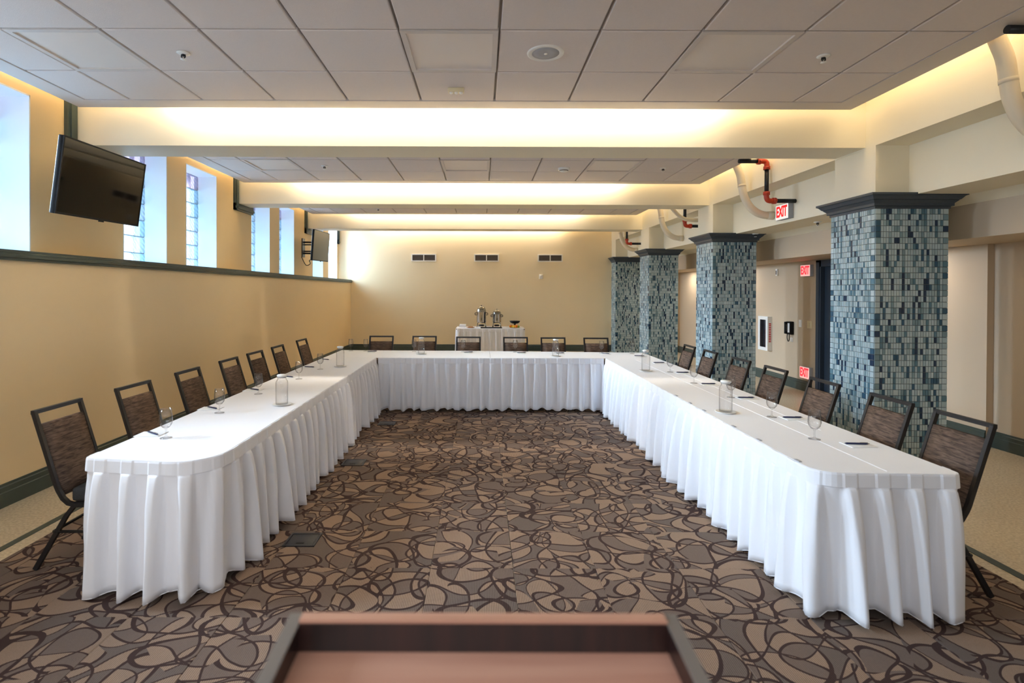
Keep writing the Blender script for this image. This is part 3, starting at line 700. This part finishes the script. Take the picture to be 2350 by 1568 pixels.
t2 = tv((-3.33, 11.11, 2.526), .010, .075, .026, 1.1, .62, 'smaller looking black television far along the left wall with its arm showing', .5, XU)
MB().tube(arc([(-.40, -.05, -.22), (-.36, .0, -.34), (-.30, -.02, -.40), (-.24, .02, -.36), (-.27, .05, -.29), (-.20, .02, -.27), (-.1, 0, -.2)], 5), .008, 6).build('cable', M['black_plastic'], t2)

# ------------------------------------------------------------------ U of skirted tables
TZ = .72
def round_poly(pts, rad, n=8):
    out = []; N = len(pts)
    for i in range(N):
        p = Vector(pts[i]).to_2d(); r = rad[i]
        if r <= 0: out.append((p.x, p.y)); continue
        a = (Vector(pts[i-1])-p).normalized(); b = (Vector(pts[(i+1) % N])-p).normalized()
        ang = a.angle(b); d = r/math.tan(ang/2); c = p+(a+b).normalized()*(r/math.sin(ang/2))
        s0 = p+a*d-c; s1 = p+b*d-c; a0 = math.atan2(s0.y, s0.x); da = math.atan2(s1.y, s1.x)-a0
        while da > PI: da -= 2*PI
        while da < -PI: da += 2*PI
        for k in range(n+1): th = a0+da*k/n; out.append((c.x+r*math.cos(th), c.y+r*math.sin(th)))
    return out
def table(poly, legs, label, group='draped conference tables'):
    t = thing('folding_table', label, 'table', (0, 0, 0), 0, group)
    MB().prism(poly, 'z', TZ-.03, TZ-.004).build('tabletop', M['table_wood'], t)
    for x, y in legs: MB().tube([(x, y, 0), (x, y, TZ-.03)], .016, 8).build('leg', M['black_metal'], t)
def drape(poly, drop_edges, label, drop=.10):
    q = MB().prism(poly, 'z', TZ-.004, TZ); n = len(poly)
    for (p0, p1) in drop_edges:                                    # short overhang on the seated side
        d = Vector((p1[0]-p0[0], p1[1]-p0[1], 0)); L = d.length; d.normalize(); nn = Vector((d.y, -d.x, 0)); m = max(2, int(L/.08)); vs2 = []
        for i in range(m+1):
            for z, of in ((TZ, 0), (TZ-.012, .008), (TZ-drop*.5, .012), (TZ-drop, .014+.008*math.sin(i*1.3))):
                pnt = Vector((p0[0], p0[1], 0))+d*(L*i/m)+nn*of; vs2.append((pnt.x, pnt.y, z))
        q.add(vs2, [(i*4+j, i*4+4+j, i*4+5+j, i*4+1+j) for i in range(m) for j in range(3)], True)
    return tag(q.build('tablecloth', M['cloth']), label, 'tablecloth', 'white tablecloths')
XLO, XLI, XRI, XRO = -2.075, -1.39, 1.645, 2.335
YN_L, YN_R, YBF, YBB = 2.735, 2.585, 7.03, 7.93
left_p = round_poly([(XLO, YN_L+.06), (XLI, YN_L-.03), (XLI, YBF), (XLO, YBF)], [.03, .2, 0, 0])
right_p = round_poly([(XRI, YN_R+.02), (XRO, YN_R), (XRO, YBF+.02), (XRI, YBF+.02)], [.12, .04, 0, 0])
XS = .12
bl_p = [(XLO, YBF+.002), (XS-.0015, YBF+.002), (XS-.0015, YBB-.05), (XLO, YBB)]
br_p = [(XS+.0015, YBF+.002), (XRI, YBF+.022), (XRO, YBF+.022), (XRO, YBB-.21), (XS+.0015, YBB-.06)]
table(left_p, [(XLO+.08, 2.95), (XLI-.1, 2.95), (XLO+.08, 6.97), (XLI-.1, 6.97)], 'table under the white cloth along the left arm of the U')
table(right_p, [(XRI+.1, 2.74), (XRO-.08, 2.68), (XRI+.1, 6.55), (XRO-.08, 6.55)], 'table under the white cloth along the right arm of the U')
table(bl_p, [(XLO+.1, 7.15), (XS-.1, 7.15), (XLO+.1, 7.8), (XS-.1, 7.8)], 'table under the white cloth at the back of the U, left half')
table(br_p, [(XS+.1, 7.15), (XRO-.1, 7.15), (XS+.1, 7.8), (XRO-.1, 7.7)], 'table under the white cloth at the back of the U, right half')
cl = drape(left_p, [((XLO, YBF), (XLO, YN_L+.09))], 'white tablecloth on the long table arm on the left')
cr = drape(right_p, [((XRO, YN_R+.05), (XRO, YBF))], 'white tablecloth on the long table arm on the right')
drape(bl_p, [((XS, YBB-.05), (XLO, YBB))], 'white tablecloth on the back table, left of its centre seam')
drape(br_p, [((XRO, YBB-.21), (XS, YBB-.06))], 'white tablecloth on the back table, right of its centre seam')
# pressed fold lines in the right cloth
q = MB()
for x, a, b in ((2.0, 2.62, 6.9), (2.17, 3.4, 6.2)): q.add([(x-.004, a, TZ), (x+.004, a, TZ), (x+.004, b, TZ), (x-.004, b, TZ), (x, a, TZ+.0025), (x, b, TZ+.0025)], [(0,4,5,3), (4,1,2,5)])
q.build('pressed_crease', M['cloth'], cr)

def resample(path, step):
    P = [Vector(p).to_2d() for p in path]; out = []; acc = 0
    seg = [(P[i], P[i+1], (P[i+1]-P[i]).length) for i in range(len(P)-1)]; tot = sum(s[2] for s in seg); n = int(tot/step)
    for k in range(n+1):
        d = tot*k/n
        for a, b, L in seg:
            if d <= L+1e-9: out.append((a+(b-a)*(d/max(L, 1e-9)), tot*k/n)); break
            d -= L
        else: out.append((P[-1], tot))
    return out
def skirt(path, label, period=.155, top=TZ-.002, seed=1, amp=.066, z0=.012, group='white pleated table skirts', clips=()):
    rnd = random.Random(seed); pts = resample(path, period/14); N = len(pts)
    nrm = []
    for i in range(N):
        a = pts[max(0, i-3)][0]; b = pts[min(N-1, i+3)][0]; d = (b-a).normalized(); nrm.append(Vector((d.y, -d.x)))
    tot = pts[-1][1]; npl = int(tot/period)+3
    ra = [(.55+.9*rnd.random()) for _ in range(npl)]; rp = [rnd.uniform(-1, 1) for _ in range(npl)]; rz = [rnd.uniform(0, .03) for _ in range(npl)]; rw = [rnd.uniform(-.8, .8) for _ in range(npl)]
    def lerp(A, s): k = int(s); f_ = s-k; f_ = f_*f_*(3-2*f_); return A[min(k, npl-1)]*(1-f_)+A[min(k+1, npl-1)]*f_
    rows = [0, .03, .08, .16, .26, .38, .5, .62, .74, .85, .94, 1.0]; band_h = .062; zt = top-band_h
    vs2, fs = [], []
    for i, (p, s) in enumerate(pts):
        u = s/period
        for t_ in rows:
            ph = 2*PI*u+lerp(rp, u)*.9*t_+lerp(rw, u)*math.sin(2.4*t_)*.5
            sn = math.sin(ph); box = math.tanh(7*(sn-.3)); sft = sn*.85+.3*math.sin(2*ph+lerp(rp, u)*2)
            k = .75*sstep(.1, 1.0, t_); sh = box*(1-k)+sft*k
            A = .006+(amp*lerp(ra, u)-.006)*t_**.55
            of = .006+A*(sh+.6)*.82
            hz = z0+(lerp(rz, u)+.014*(1-sft)*.6)
            z = zt-(zt-hz)*t_
            q_ = p+nrm[i]*of; vs2.append((q_.x, q_.y, z))
    R_ = len(rows)
    for i in range(N-1):
        for j in range(R_-1): fs.append((i*R_+j, i*R_+j+1, (i+1)*R_+j+1, (i+1)*R_+j))
    root = MB().add(vs2, fs, True).build('table_skirt', M['skirt'])
    tag(root, label, 'table skirt', group)
    md = root.modifiers.new('cloth_thickness', 'SOLIDIFY'); md.thickness = .0015; md.offset = 0
    vs3, fs3 = [], []
    for i, (p, s) in enumerate(pts):
        u = s/period; st = .004*(1 if math.sin(2*PI*u) > .25 else 0)
        for of, z in ((.001, top), (.006+st, top+.001), (.009+st, top-.008), (.013+st, zt-.004), (.004, zt-.005)):
            q_ = p+nrm[i]*of; vs3.append((q_.x, q_.y, z))
    for i in range(N-1):
        for j in range(4): fs3.append((i*5+j, i*5+j+1, (i+1)*5+j+1, (i+1)*5+j))
    MB().add(vs3, fs3, False).build('skirt_band', M['skirt'], root)
    hem = [(vs2[i*R_+R_-1][0], vs2[i*R_+R_-1][1], vs2[i*R_+R_-1][2]+.002) for i in range(0, N, 2)]
    MB().tube(hem, .0022, 5).build('hem', M['cloth'], root)
    for x, y, ang in clips:
        c_ = MB().bbox(-.022, .022, -.006, .006, 0, .004, .001); c_.bbox(-.022, .022, .006, .010, -.03, .004, .001); c_.xf(Matrix.Translation((x, y, TZ+.0005)) @ Matrix.Rotation(ang, 4, 'Z')).build('skirt_clip', M['grey_plastic'], root)
    return root
lpath = [(XLO-.0, YN_L+.16), (XLO, YN_L+.06)]+round_poly([(XLO, YN_L+.06), (XLI, YN_L-.03), (XLI, YBF), (XLO, YBF)], [.03, .2, 0, 0])[0:18]+[(XLI, YBF-.015)]
lpath = [(XLO, YN_L+.17)]+left_p[0:18]+[(XLI, YBF-.02)]
skirt(lpath, 'white pleated skirt round the left table arm', seed=3)
skirt([(XLI+.03, YBF), (XRI-.03, YBF+.01)], 'white pleated skirt across the back table', seed=5, period=.147, amp=.044, z0=.022)
rp_ = [(XRI, YBF)]+right_p[0:18]+[(XRO, YN_R+.12)]
skirt(rp_, 'white pleated skirt round the right table arm', seed=11, clips=[(XRI+.012, y, PI/2) for y in (4.52, 4.22, 3.955, 3.49, 3.17, 2.78)])

# ------------------------------------------------------------------ chairs
def chair0():
    t = thing('banquet_chair', '', 'chair', (0, 0, 0), 0, 'brown banquet chairs round the tables')
    hw = .175; r = .0155
    # local: +x faces the table, x = 0 at the rear feet
    def bx(z): return -.012+(.905-z)*.305                            # slope of the back posts
    for s in (-1, 1):
        pts = [(bx(.895), s*hw, .895), (bx(.48), s*hw, .48), (bx(.45)+.003, s*hw, .45), (.155, s*hw, .405), (.185, s*hw, .378), (.23, s*hw, .368), (.60, s*hw, .368)]
        MB().tube(pts, r, 4, square=True).build('back_post', M['black_metal'], t)
    MB().tube([(bx(.895), -hw-.011, .895), (bx(.895), hw+.011, .895)], r, 4, square=True).build('top_rail', M['black_metal'], t)
    q = MB(); z0, z1 = .415, .822; n = 6; vs2 = []
    for i in range(n+1):
        z = z0+(z1-z0)*i/n
        for j in range(5):
            y = -hw+.008+(2*hw-.016)*j/4; cv = .010*(1-((j-2)/2)**2)
            vs2.append((bx(z)+.008+cv*.6, y, z))
    for i in range(n+1):
        z = z0+(z1-z0)*i/n
        for j in range(5):
            y = -hw+.008+(2*hw-.016)*j/4; vs2.append((bx(z)-.012, y, z))
    o = (n+1)*5; fs = []
    for i in range(n):
        for j in range(4):
            a = i*5+j; fs += [(a, a+1, a+6, a+5), (o+a, o+a+5, o+a+6, o+a+1)]
        fs += [(i*5, i*5+5, o+i*5+5, o+i*5), (i*5+4, o+i*5+4, o+i*5+9, i*5+9)]
    for j in range(4): fs += [(j, o+j, o+j+1, j+1), (n*5+j, n*5+j+1, o+n*5+j+1, o+n*5+j)]
    q.add(vs2, fs, True); b = q.build('backrest', M['chair_fabric'], t)
    sx = MB().bbox(.20, .62, -hw+.0, hw-.0, .385, .462, .018); sx.build('seat', M['seat_fabric'], t)
    MB().box(.215, .60, -hw, hw, .360, .384).build('seat_frame', M['black_metal'], t)
    for s in (-1, 1):
        MB().tube([(.215, s*(hw-.01), .365), (.165, s*(hw-.01), .30), (.008, s*(hw+.012), .006)], [.015, .016, .017], 4, square=True).build('leg', M['black_metal'], t)
        MB().tube([(.56, s*(hw-.01), .365), (.60, s*(hw+.008), .006)], .016, 4, square=True).build('leg', M['black_metal'], t)
        MB().tube([(.10, s*hw, .215), (.575, s*hw, .215)], .009, 6).build('stretcher', M['black_metal'], t)
    MB().tube([(.10, -hw, .215), (.10, hw, .215)], .009, 6).build('stretcher', M['black_metal'], t)
    return t
c0 = chair0(); used = False
def chair(x, y, rz, label):
    global used
    if not used:
        used = True; c0.location = (x, y, .008); c0.rotation_euler = (0, 0, rz); c0['label'] = label; return c0
    return dup(c0, (x, y, .008), rz, label)
for i, y in enumerate((3.206, 3.90, 4.62, 5.37, 5.99, 6.655, 7.54)):
    chair(-2.535+.0, y, random.uniform(-.03, .03), 'brown patterned banquet chair by the left wall, %s of the seven' % ORD[i])
for i, y in enumerate((2.965, 3.49, 4.167, 4.857, 5.506, 6.24, 6.865)):
    chair(2.675, y, PI+random.uniform(-.03, .03), 'brown patterned banquet chair on the right side, %s of the seven' % ORD[i])
for i, (x, y) in enumerate(((-1.53, 8.18), (-.87, 8.18), (-.195, 8.07), (.515, 8.04), (1.075, 8.0), (1.71, 7.96))):
    chair(x, y+.0, -PI/2, 'brown banquet chair behind the back table, %s from the left' % ('first', 'second', 'third', 'fourth', 'fifth', 'sixth')[i])

# ------------------------------------------------------------------ table settings
gm = MB().lathe([(.0,.002),(.031,.002),(.031,.004),(.012,.007),(.0045,.014),(.0038,.045),(.006,.056),(.018,.062),(.030,.078),(.0345,.098),(.033,.125),(.0285,.168),(.0275,.168),(.032,.125),(.0335,.098),(.029,.079),(.017,.064),(.0,.060)], 28).mesh('wine_glass', M['glass'])
def glass(x, y, label):
    o = bpy.data.objects.new('wine_glass', gm); C.objects.link(o); o.location = (x, y, TZ); o.scale = (1.05, 1.05, 1.05); tag(o, label, 'wine glass', 'wine glasses on the tables')
for i, (x, y) in enumerate(((-1.874, 3.169), (-1.88, 3.829), (-1.892, 4.527), (-1.813, 5.302), (-1.803, 5.972))):
    glass(x, y, 'empty wine glass on the left table arm, %s of its row' % ['nearest', 'second', 'third', 'fourth', 'farthest'][i])
glass(-1.912, 7.82, 'empty wine glass at the far left corner of the back table'); glass(-1.69, 7.80, 'empty wine glass left of the first chair behind the back table')
for i, (x, y) in enumerate(((-.978, 7.76), (-.263, 7.72), (.491, 7.72), (1.068, 7.66), (1.718, 7.62), (2.143, 7.58))):
    glass(x, y, ['empty wine glass beside the carafe on the back table, left half', 'empty wine glass in front of the third chair behind the back table', 'empty wine glass in front of the fourth chair behind the back table', 'empty wine glass just behind the carafe on the back table, right half', 'empty wine glass in front of the sixth chair behind the back table', 'empty wine glass at the far right corner of the back table'][i])
for i, (x, y) in enumerate(((1.997, 3.191), (2.049, 3.756), (2.085, 4.45), (2.052, 5.142), (2.073, 5.85))):
    glass(x, y, 'empty wine glass on the right table arm, %s of its row' % ['nearest', 'second', 'third, beside the near carafe', 'fourth', 'farthest'][i])
def carafe(x, y, label, lab2):
    o = tag(MB().lathe([(0,0),(.045,.001),(.07,.006),(.073,.010),(.068,.010),(.045,.005),(0,.004)], 32).build('saucer', M['white_plastic']), lab2, 'saucer', 'saucers under the carafes'); o.location = (x, y, TZ)
    t = thing('water_carafe', label, 'carafe', (x, y, TZ+.005), 0, 'glass water carafes')
    MB().lathe([(0,.002),(.043,.002),(.0455,.006),(.0455,.165),(.043,.18),(.034,.193),(.032,.2),(.033,.212),(.031,.212),(.030,.2),(.032,.192),(.041,.179),(.0435,.164),(.0435,.01),(0,.008)], 32).build('body', M['carafe_glass'], t)
    MB().lathe([(0,.205),(.029,.205),(.0295,.214),(.036,.216),(.037,.224),(.033,.23),(0,.232)], 28).build('lid', M['white_plastic'], t)
for x, y, a, b in ((-1.534, 4.103, 'near glass carafe with a lid on the left table arm', 'small plate under the near carafe on the left arm'),
        (-1.639, 6.198, 'far glass carafe with a lid on the left table arm', 'small plate under the far carafe on the left arm'),
        (-.837, 7.452, 'glass carafe on the left half of the back table', 'small plate under the carafe on the back table, left half'),
        (1.011, 7.254, 'glass carafe on the right half of the back table', 'small plate under the carafe on the back table, right half'),
        (1.828, 5.924, 'far glass carafe with a lid on the right table arm', 'small plate under the far carafe on the right arm'),
        (1.788, 3.897, 'near glass carafe with a lid on the right table arm', 'small plate under the near carafe on the right arm')): carafe(x, y, a, b)
pad_m = MB().bbox(-.055, .055, -.075, .075, 0, .004, .0012).mesh('notepad', M['paper'])
pen0 = thing('pen', '', 'pen', (0, 0, 0), 0, 'ballpoint pens on the notepads')
MB().tube([(-.066,0,.0055),(-.055,0,.0055),(.05,0,.0055),(.062,0,.0055)], [.0015,.0052,.0055,.004], 8).build('barrel', M['pen_blue'], pen0)
MB().tube([(.06,0,.0055),(.07,0,.0055)], .0025, 8).build('push_button', M['chrome'], pen0)
MB().box(.02, .062, -.0015, .0015, .0105, .013).build('clip', M['chrome'], pen0)
PENS = [(-2.002, 3.249, -.6, 'the left table arm, nearest of its row'), (-2.0, 3.962, -.6, 'the left table arm, second of its row'), (-2.0, 4.704, -.6, 'the left table arm, third of its row'), (-1.955, 5.409, -.5, 'the left table arm, fourth of its row'), (-1.97, 6.105, -.3, 'the left table arm, fifth of its row'), (-1.98, 6.78, -.6, 'the left table arm, farthest of its row'),
    (-1.58, 7.72, .3, 'the back table by the first chair'), (-.187, 7.66, .2, 'the back table by the third chair'), (.575, 7.62, .2, 'the back table by the fourth chair'), (1.12, 7.58, .4, 'the back table by the fifth chair'), (1.756, 7.55, -.8, 'the back table by the sixth chair'),
    (2.166, 3.072, -.08, 'the right table arm, nearest of its row'), (2.169, 3.716, -.05, 'the right table arm, second of its row'), (2.19, 4.412, -.08, 'the right table arm, third of its row'), (2.161, 5.072, -.08, 'the right table arm, fourth of its row'), (2.183, 5.786, -.1, 'the right table arm, fifth of its row'), (2.19, 6.58, -.1, 'the right table arm, sixth of its row'), (2.152, 7.27, -.1, 'the corner of the right arm and back table')]
first = True
for x, y, rz, lab in PENS:
    side = 'left' in lab and 'arm' in lab; back = 'back table by' in lab
    ro = 0 if back else PI/2
    o = bpy.data.objects.new('notepad', pad_m); C.objects.link(o); o.location = (x+(0 if back else (-.01 if side else .01)), y, TZ+.0005); o.rotation_euler = (0, 0, ro+.03)
    tag(o, 'white notepad under a pen on '+lab, 'notepad', 'white notepads')
    if first: pen0.location = (x, y, TZ+.0045); pen0.rotation_euler = (0, 0, rz); pen0['label'] = 'dark blue pen on '+lab; first = False
    else: dup(pen0, (x, y, TZ+.0045), rz, 'dark blue pen on '+lab)

# ------------------------------------------------------------------ buffet table at the far wall
BX0, BX1, BY0, BY1, BZ = -.60, 1.03, 12.70, 13.45, .715
t = thing('buffet_table', 'small buffet table under white cloth against the far wall', 'table', (0, 0, 0))
MB().box(BX0, BX1, BY0, BY1, BZ-.03, BZ-.004).build('tabletop', M['table_wood'], t)
for x in (BX0+.08, BX1-.08):
    for y in (BY0+.08, BY1-.08): MB().tube([(x, y, 0), (x, y, BZ-.03)], .016, 8).build('leg', M['black_metal'], t)
q = MB().prism(round_poly([(BX0, BY0), (BX1, BY0), (BX1, BY1), (BX0, BY1)], [.04, .04, 0, 0], 4), 'z', BZ-.004, BZ)
tag(q.build('tablecloth', M['cloth']), 'white cloth on the buffet table with the coffee urns', 'tablecloth')
bp_ = round_poly([(BX0, BY0), (BX1, BY0), (BX1, BY1), (BX0, BY1)], [.05, .05, 0, 0], 4)
skirt([(BX0, BY1)]+bp_[0:10]+[(BX1, BY1)], 'white pleated skirt round the far buffet table', period=.15, top=BZ-.002, seed=21, amp=.026, z0=.02, group='white pleated buffet skirt')
t = tag(MB().bbox(-.02, .50, 12.78, 13.12, BZ, BZ+.014, .005).build('serving_tray', M['black_plastic']), 'dark flat tray under the two coffee urns', 'tray')
def urn(x, y, R_, H_, label):
    t = thing('coffee_urn', label, 'coffee urn', (x, y, BZ+.0195), 0, 'chrome coffee urns')
    for sx in (-1, 1):
        for sy in (-1, 1): MB().tube([(sx*R_*.95, sy*R_*.95, 0), (sx*R_*.75, sy*R_*.75, .10)], .012, 8).build('leg', M['chrome'], t)
    MB().lathe([(0,.02),(R_*.55,.02),(R_*.6,.05),(R_*.4,.06),(0,.06)], 24).build('burner', M['black_metal'], t)
    b = .10
    MB().lathe([(0,b),(R_*.9,b),(R_,b+.02),(R_,b+H_*.62),(R_*1.04,b+H_*.63),(R_*1.04,b+H_*.65),(R_*.99,b+H_*.66)], 32).build('body', M['chrome'], t)
    MB().lathe([(R_*.99,b+H_*.66),(R_*.94,b+H_*.75),(R_*.78,b+H_*.86),(R_*.5,b+H_*.94),(R_*.15,b+H_*.97),(0,b+H_*.975)], 32).build('lid', M['chrome'], t)
    MB().lathe([(0,b+H_*.97),(.012,b+H_*.97),(.008,b+H_*.99),(.016,b+H_*1.01),(0,b+H_*1.03)], 14).build('lid_knob', M['black_plastic'], t)
    for s in (-1, 1): MB().tube(arc([(s*R_, 0, b+H_*.58), (s*(R_+.035), 0, b+H_*.57), (s*(R_+.035), 0, b+H_*.47), (s*R_, 0, b+H_*.46)], 4), .008, 8).build('handle', M['black_plastic'], t)
    q = MB().tube([(0,-R_,b+.06),(0,-R_-.06,b+.06)], .013, 10); q.tube([(0,-R_-.05,b+.07),(0,-R_-.055,b+.01)], .011, 10); q.build('spigot', M['chrome'], t)
    MB().tube([(0,-R_-.05,b+.07),(0,-R_-.06,b+.13)], .008, 8).build('spigot_lever', M['black_plastic'], t)
urn(.0, 12.98, .115, .42, 'taller chrome coffee urn on the left of the buffet')
urn(.375, 12.98, .105, .33, 'shorter chrome coffee urn on the right of the buffet')
t = thing('fruit_platter', 'white platter of cut fruit at the right of the buffet', 'platter', (.78, 12.95, BZ))
MB().lathe([(0,.004),(.12,.004),(.18,.012),(.185,.016),(.12,.009),(0,.008)], 32).build('dish', M['white_plastic'], t)
rnd = random.Random(4)
for i in range(16):
    a = rnd.uniform(0, 2*PI); rr = rnd.uniform(.02, .14); m = [M['orange'], M['orange'], M['yellow'], M['green'], M['orange']][i % 5]; s_ = rnd.uniform(.026, .036)
    q = MB().lathe([(0,-1),(.6,-.8),(1,0),(.6,.8),(0,1)], 10); q.xf(Matrix.Translation((rr*math.cos(a), rr*math.sin(a), .012+s_*.8)) @ Matrix.Rotation(rnd.uniform(0, 3), 4, 'X') @ Matrix.Diagonal((s_, s_*1.2, s_*.8, 1))).build('fruit_piece', m, t)
t = thing('black_bowl', 'black bowl raised behind the fruit platter on the buffet', 'bowl', (.83, 13.26, BZ))
MB().lathe([(0,0),(.05,0),(.03,.02),(.02,.06),(.03,.085)], 24).build('pedestal', M['black_plastic'], t)
MB().lathe([(0,.085),(.07,.088),(.11,.11),(.135,.155),(.127,.155),(.10,.115),(0,.098)], 28).build('bowl', M['black_plastic'], t)
t = thing('pastry_plate', 'small plate of pastries left of the coffee urns', 'plate', (-.26, 12.93, BZ))
MB().lathe([(0,.003),(.06,.003),(.105,.014),(.105,.017),(.06,.008),(0,.007)], 28).build('plate', M['pastry'], t)
for i in range(4): MB().lathe([(0,0),(.022,.002),(.028,.012),(.018,.024),(0,.028)], 12, (.04*math.cos(i*1.6), .04*math.sin(i*1.6), .008)).build('pastry', M['pastry'], t)
st = [None]
for i in range(4):
    tag(MB().bbox(-.55+.006*i, -.39+.004*i, 13.1, 13.26, BZ+.018*i, BZ+.018*i+.017, .004).build('folded_napkin', M['cloth']), 'folded white napkin in the stack at the left of the buffet, %s' % ('bottom', 'second', 'third', 'top')[i], 'napkin', 'stack of folded napkins')

# ------------------------------------------------------------------ floor boxes and lectern
for x, y, lab in ((-1.135, 3.395, 'nearest'), (-1.175, 4.93, 'middle'), (-1.13, 6.40, 'farthest')):
    t = thing('floor_box', 'dark metal outlet box set in the carpet by the left skirt, %s of three' % lab, 'floor box', (x, y, .008), 0, 'floor outlet boxes')
    q = MB()
    for A in ((-.1, .1, -.09, -.075), (-.1, .1, .075, .09), (-.1, -.085, -.075, .075), (.085, .1, -.075, .075)): q.box(*A, 0, .007)
    q.build('frame', M['black_metal'], t); MB().bbox(-.083, .083, -.073, .073, 0, .006, .001).build('lid', M['black_metal'], t)
    MB().bbox(-.025, .025, -.06, -.045, .006, .0075, .0005).build('cord_flap', M['black_plastic'], t)
t = thing('lectern', 'reddish brown wooden lectern in the foreground, seen from the speaker side', 'lectern', (.004, .545, -.012))
def zr(y): return 1.12+.115*(y+.25)/.45*1.0-.04     # rim height over local y
wv = .274
for s in (-1, 1):
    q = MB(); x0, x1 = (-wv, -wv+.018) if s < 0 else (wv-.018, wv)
    q.prism([(-.26, 0.03), (.212, 0.03), (.212, 1.15), (-.26, 1.098)], 'x', x0, x1); q.build('side_panel', M['mahogany_shaded'], t)
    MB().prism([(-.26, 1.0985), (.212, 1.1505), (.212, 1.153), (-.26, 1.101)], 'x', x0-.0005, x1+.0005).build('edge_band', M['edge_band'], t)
MB().box(-wv+.018, wv-.018, .190, .208, 0.03, 1.150).build('front_panel', M['mahogany_shaded'], t)
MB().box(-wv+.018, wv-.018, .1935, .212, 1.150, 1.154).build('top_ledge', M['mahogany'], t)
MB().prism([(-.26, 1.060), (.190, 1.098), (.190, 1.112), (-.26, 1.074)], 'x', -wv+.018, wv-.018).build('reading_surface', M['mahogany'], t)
MB().box(-wv+.018, wv-.018, -.24, .19, .55, .568).build('shelf', M['mahogany'], t)
MB().bbox(-wv-.02, wv+.02, -.28, .23, 0.02, .045, .006).build('base', M['mahogany_shaded'], t)
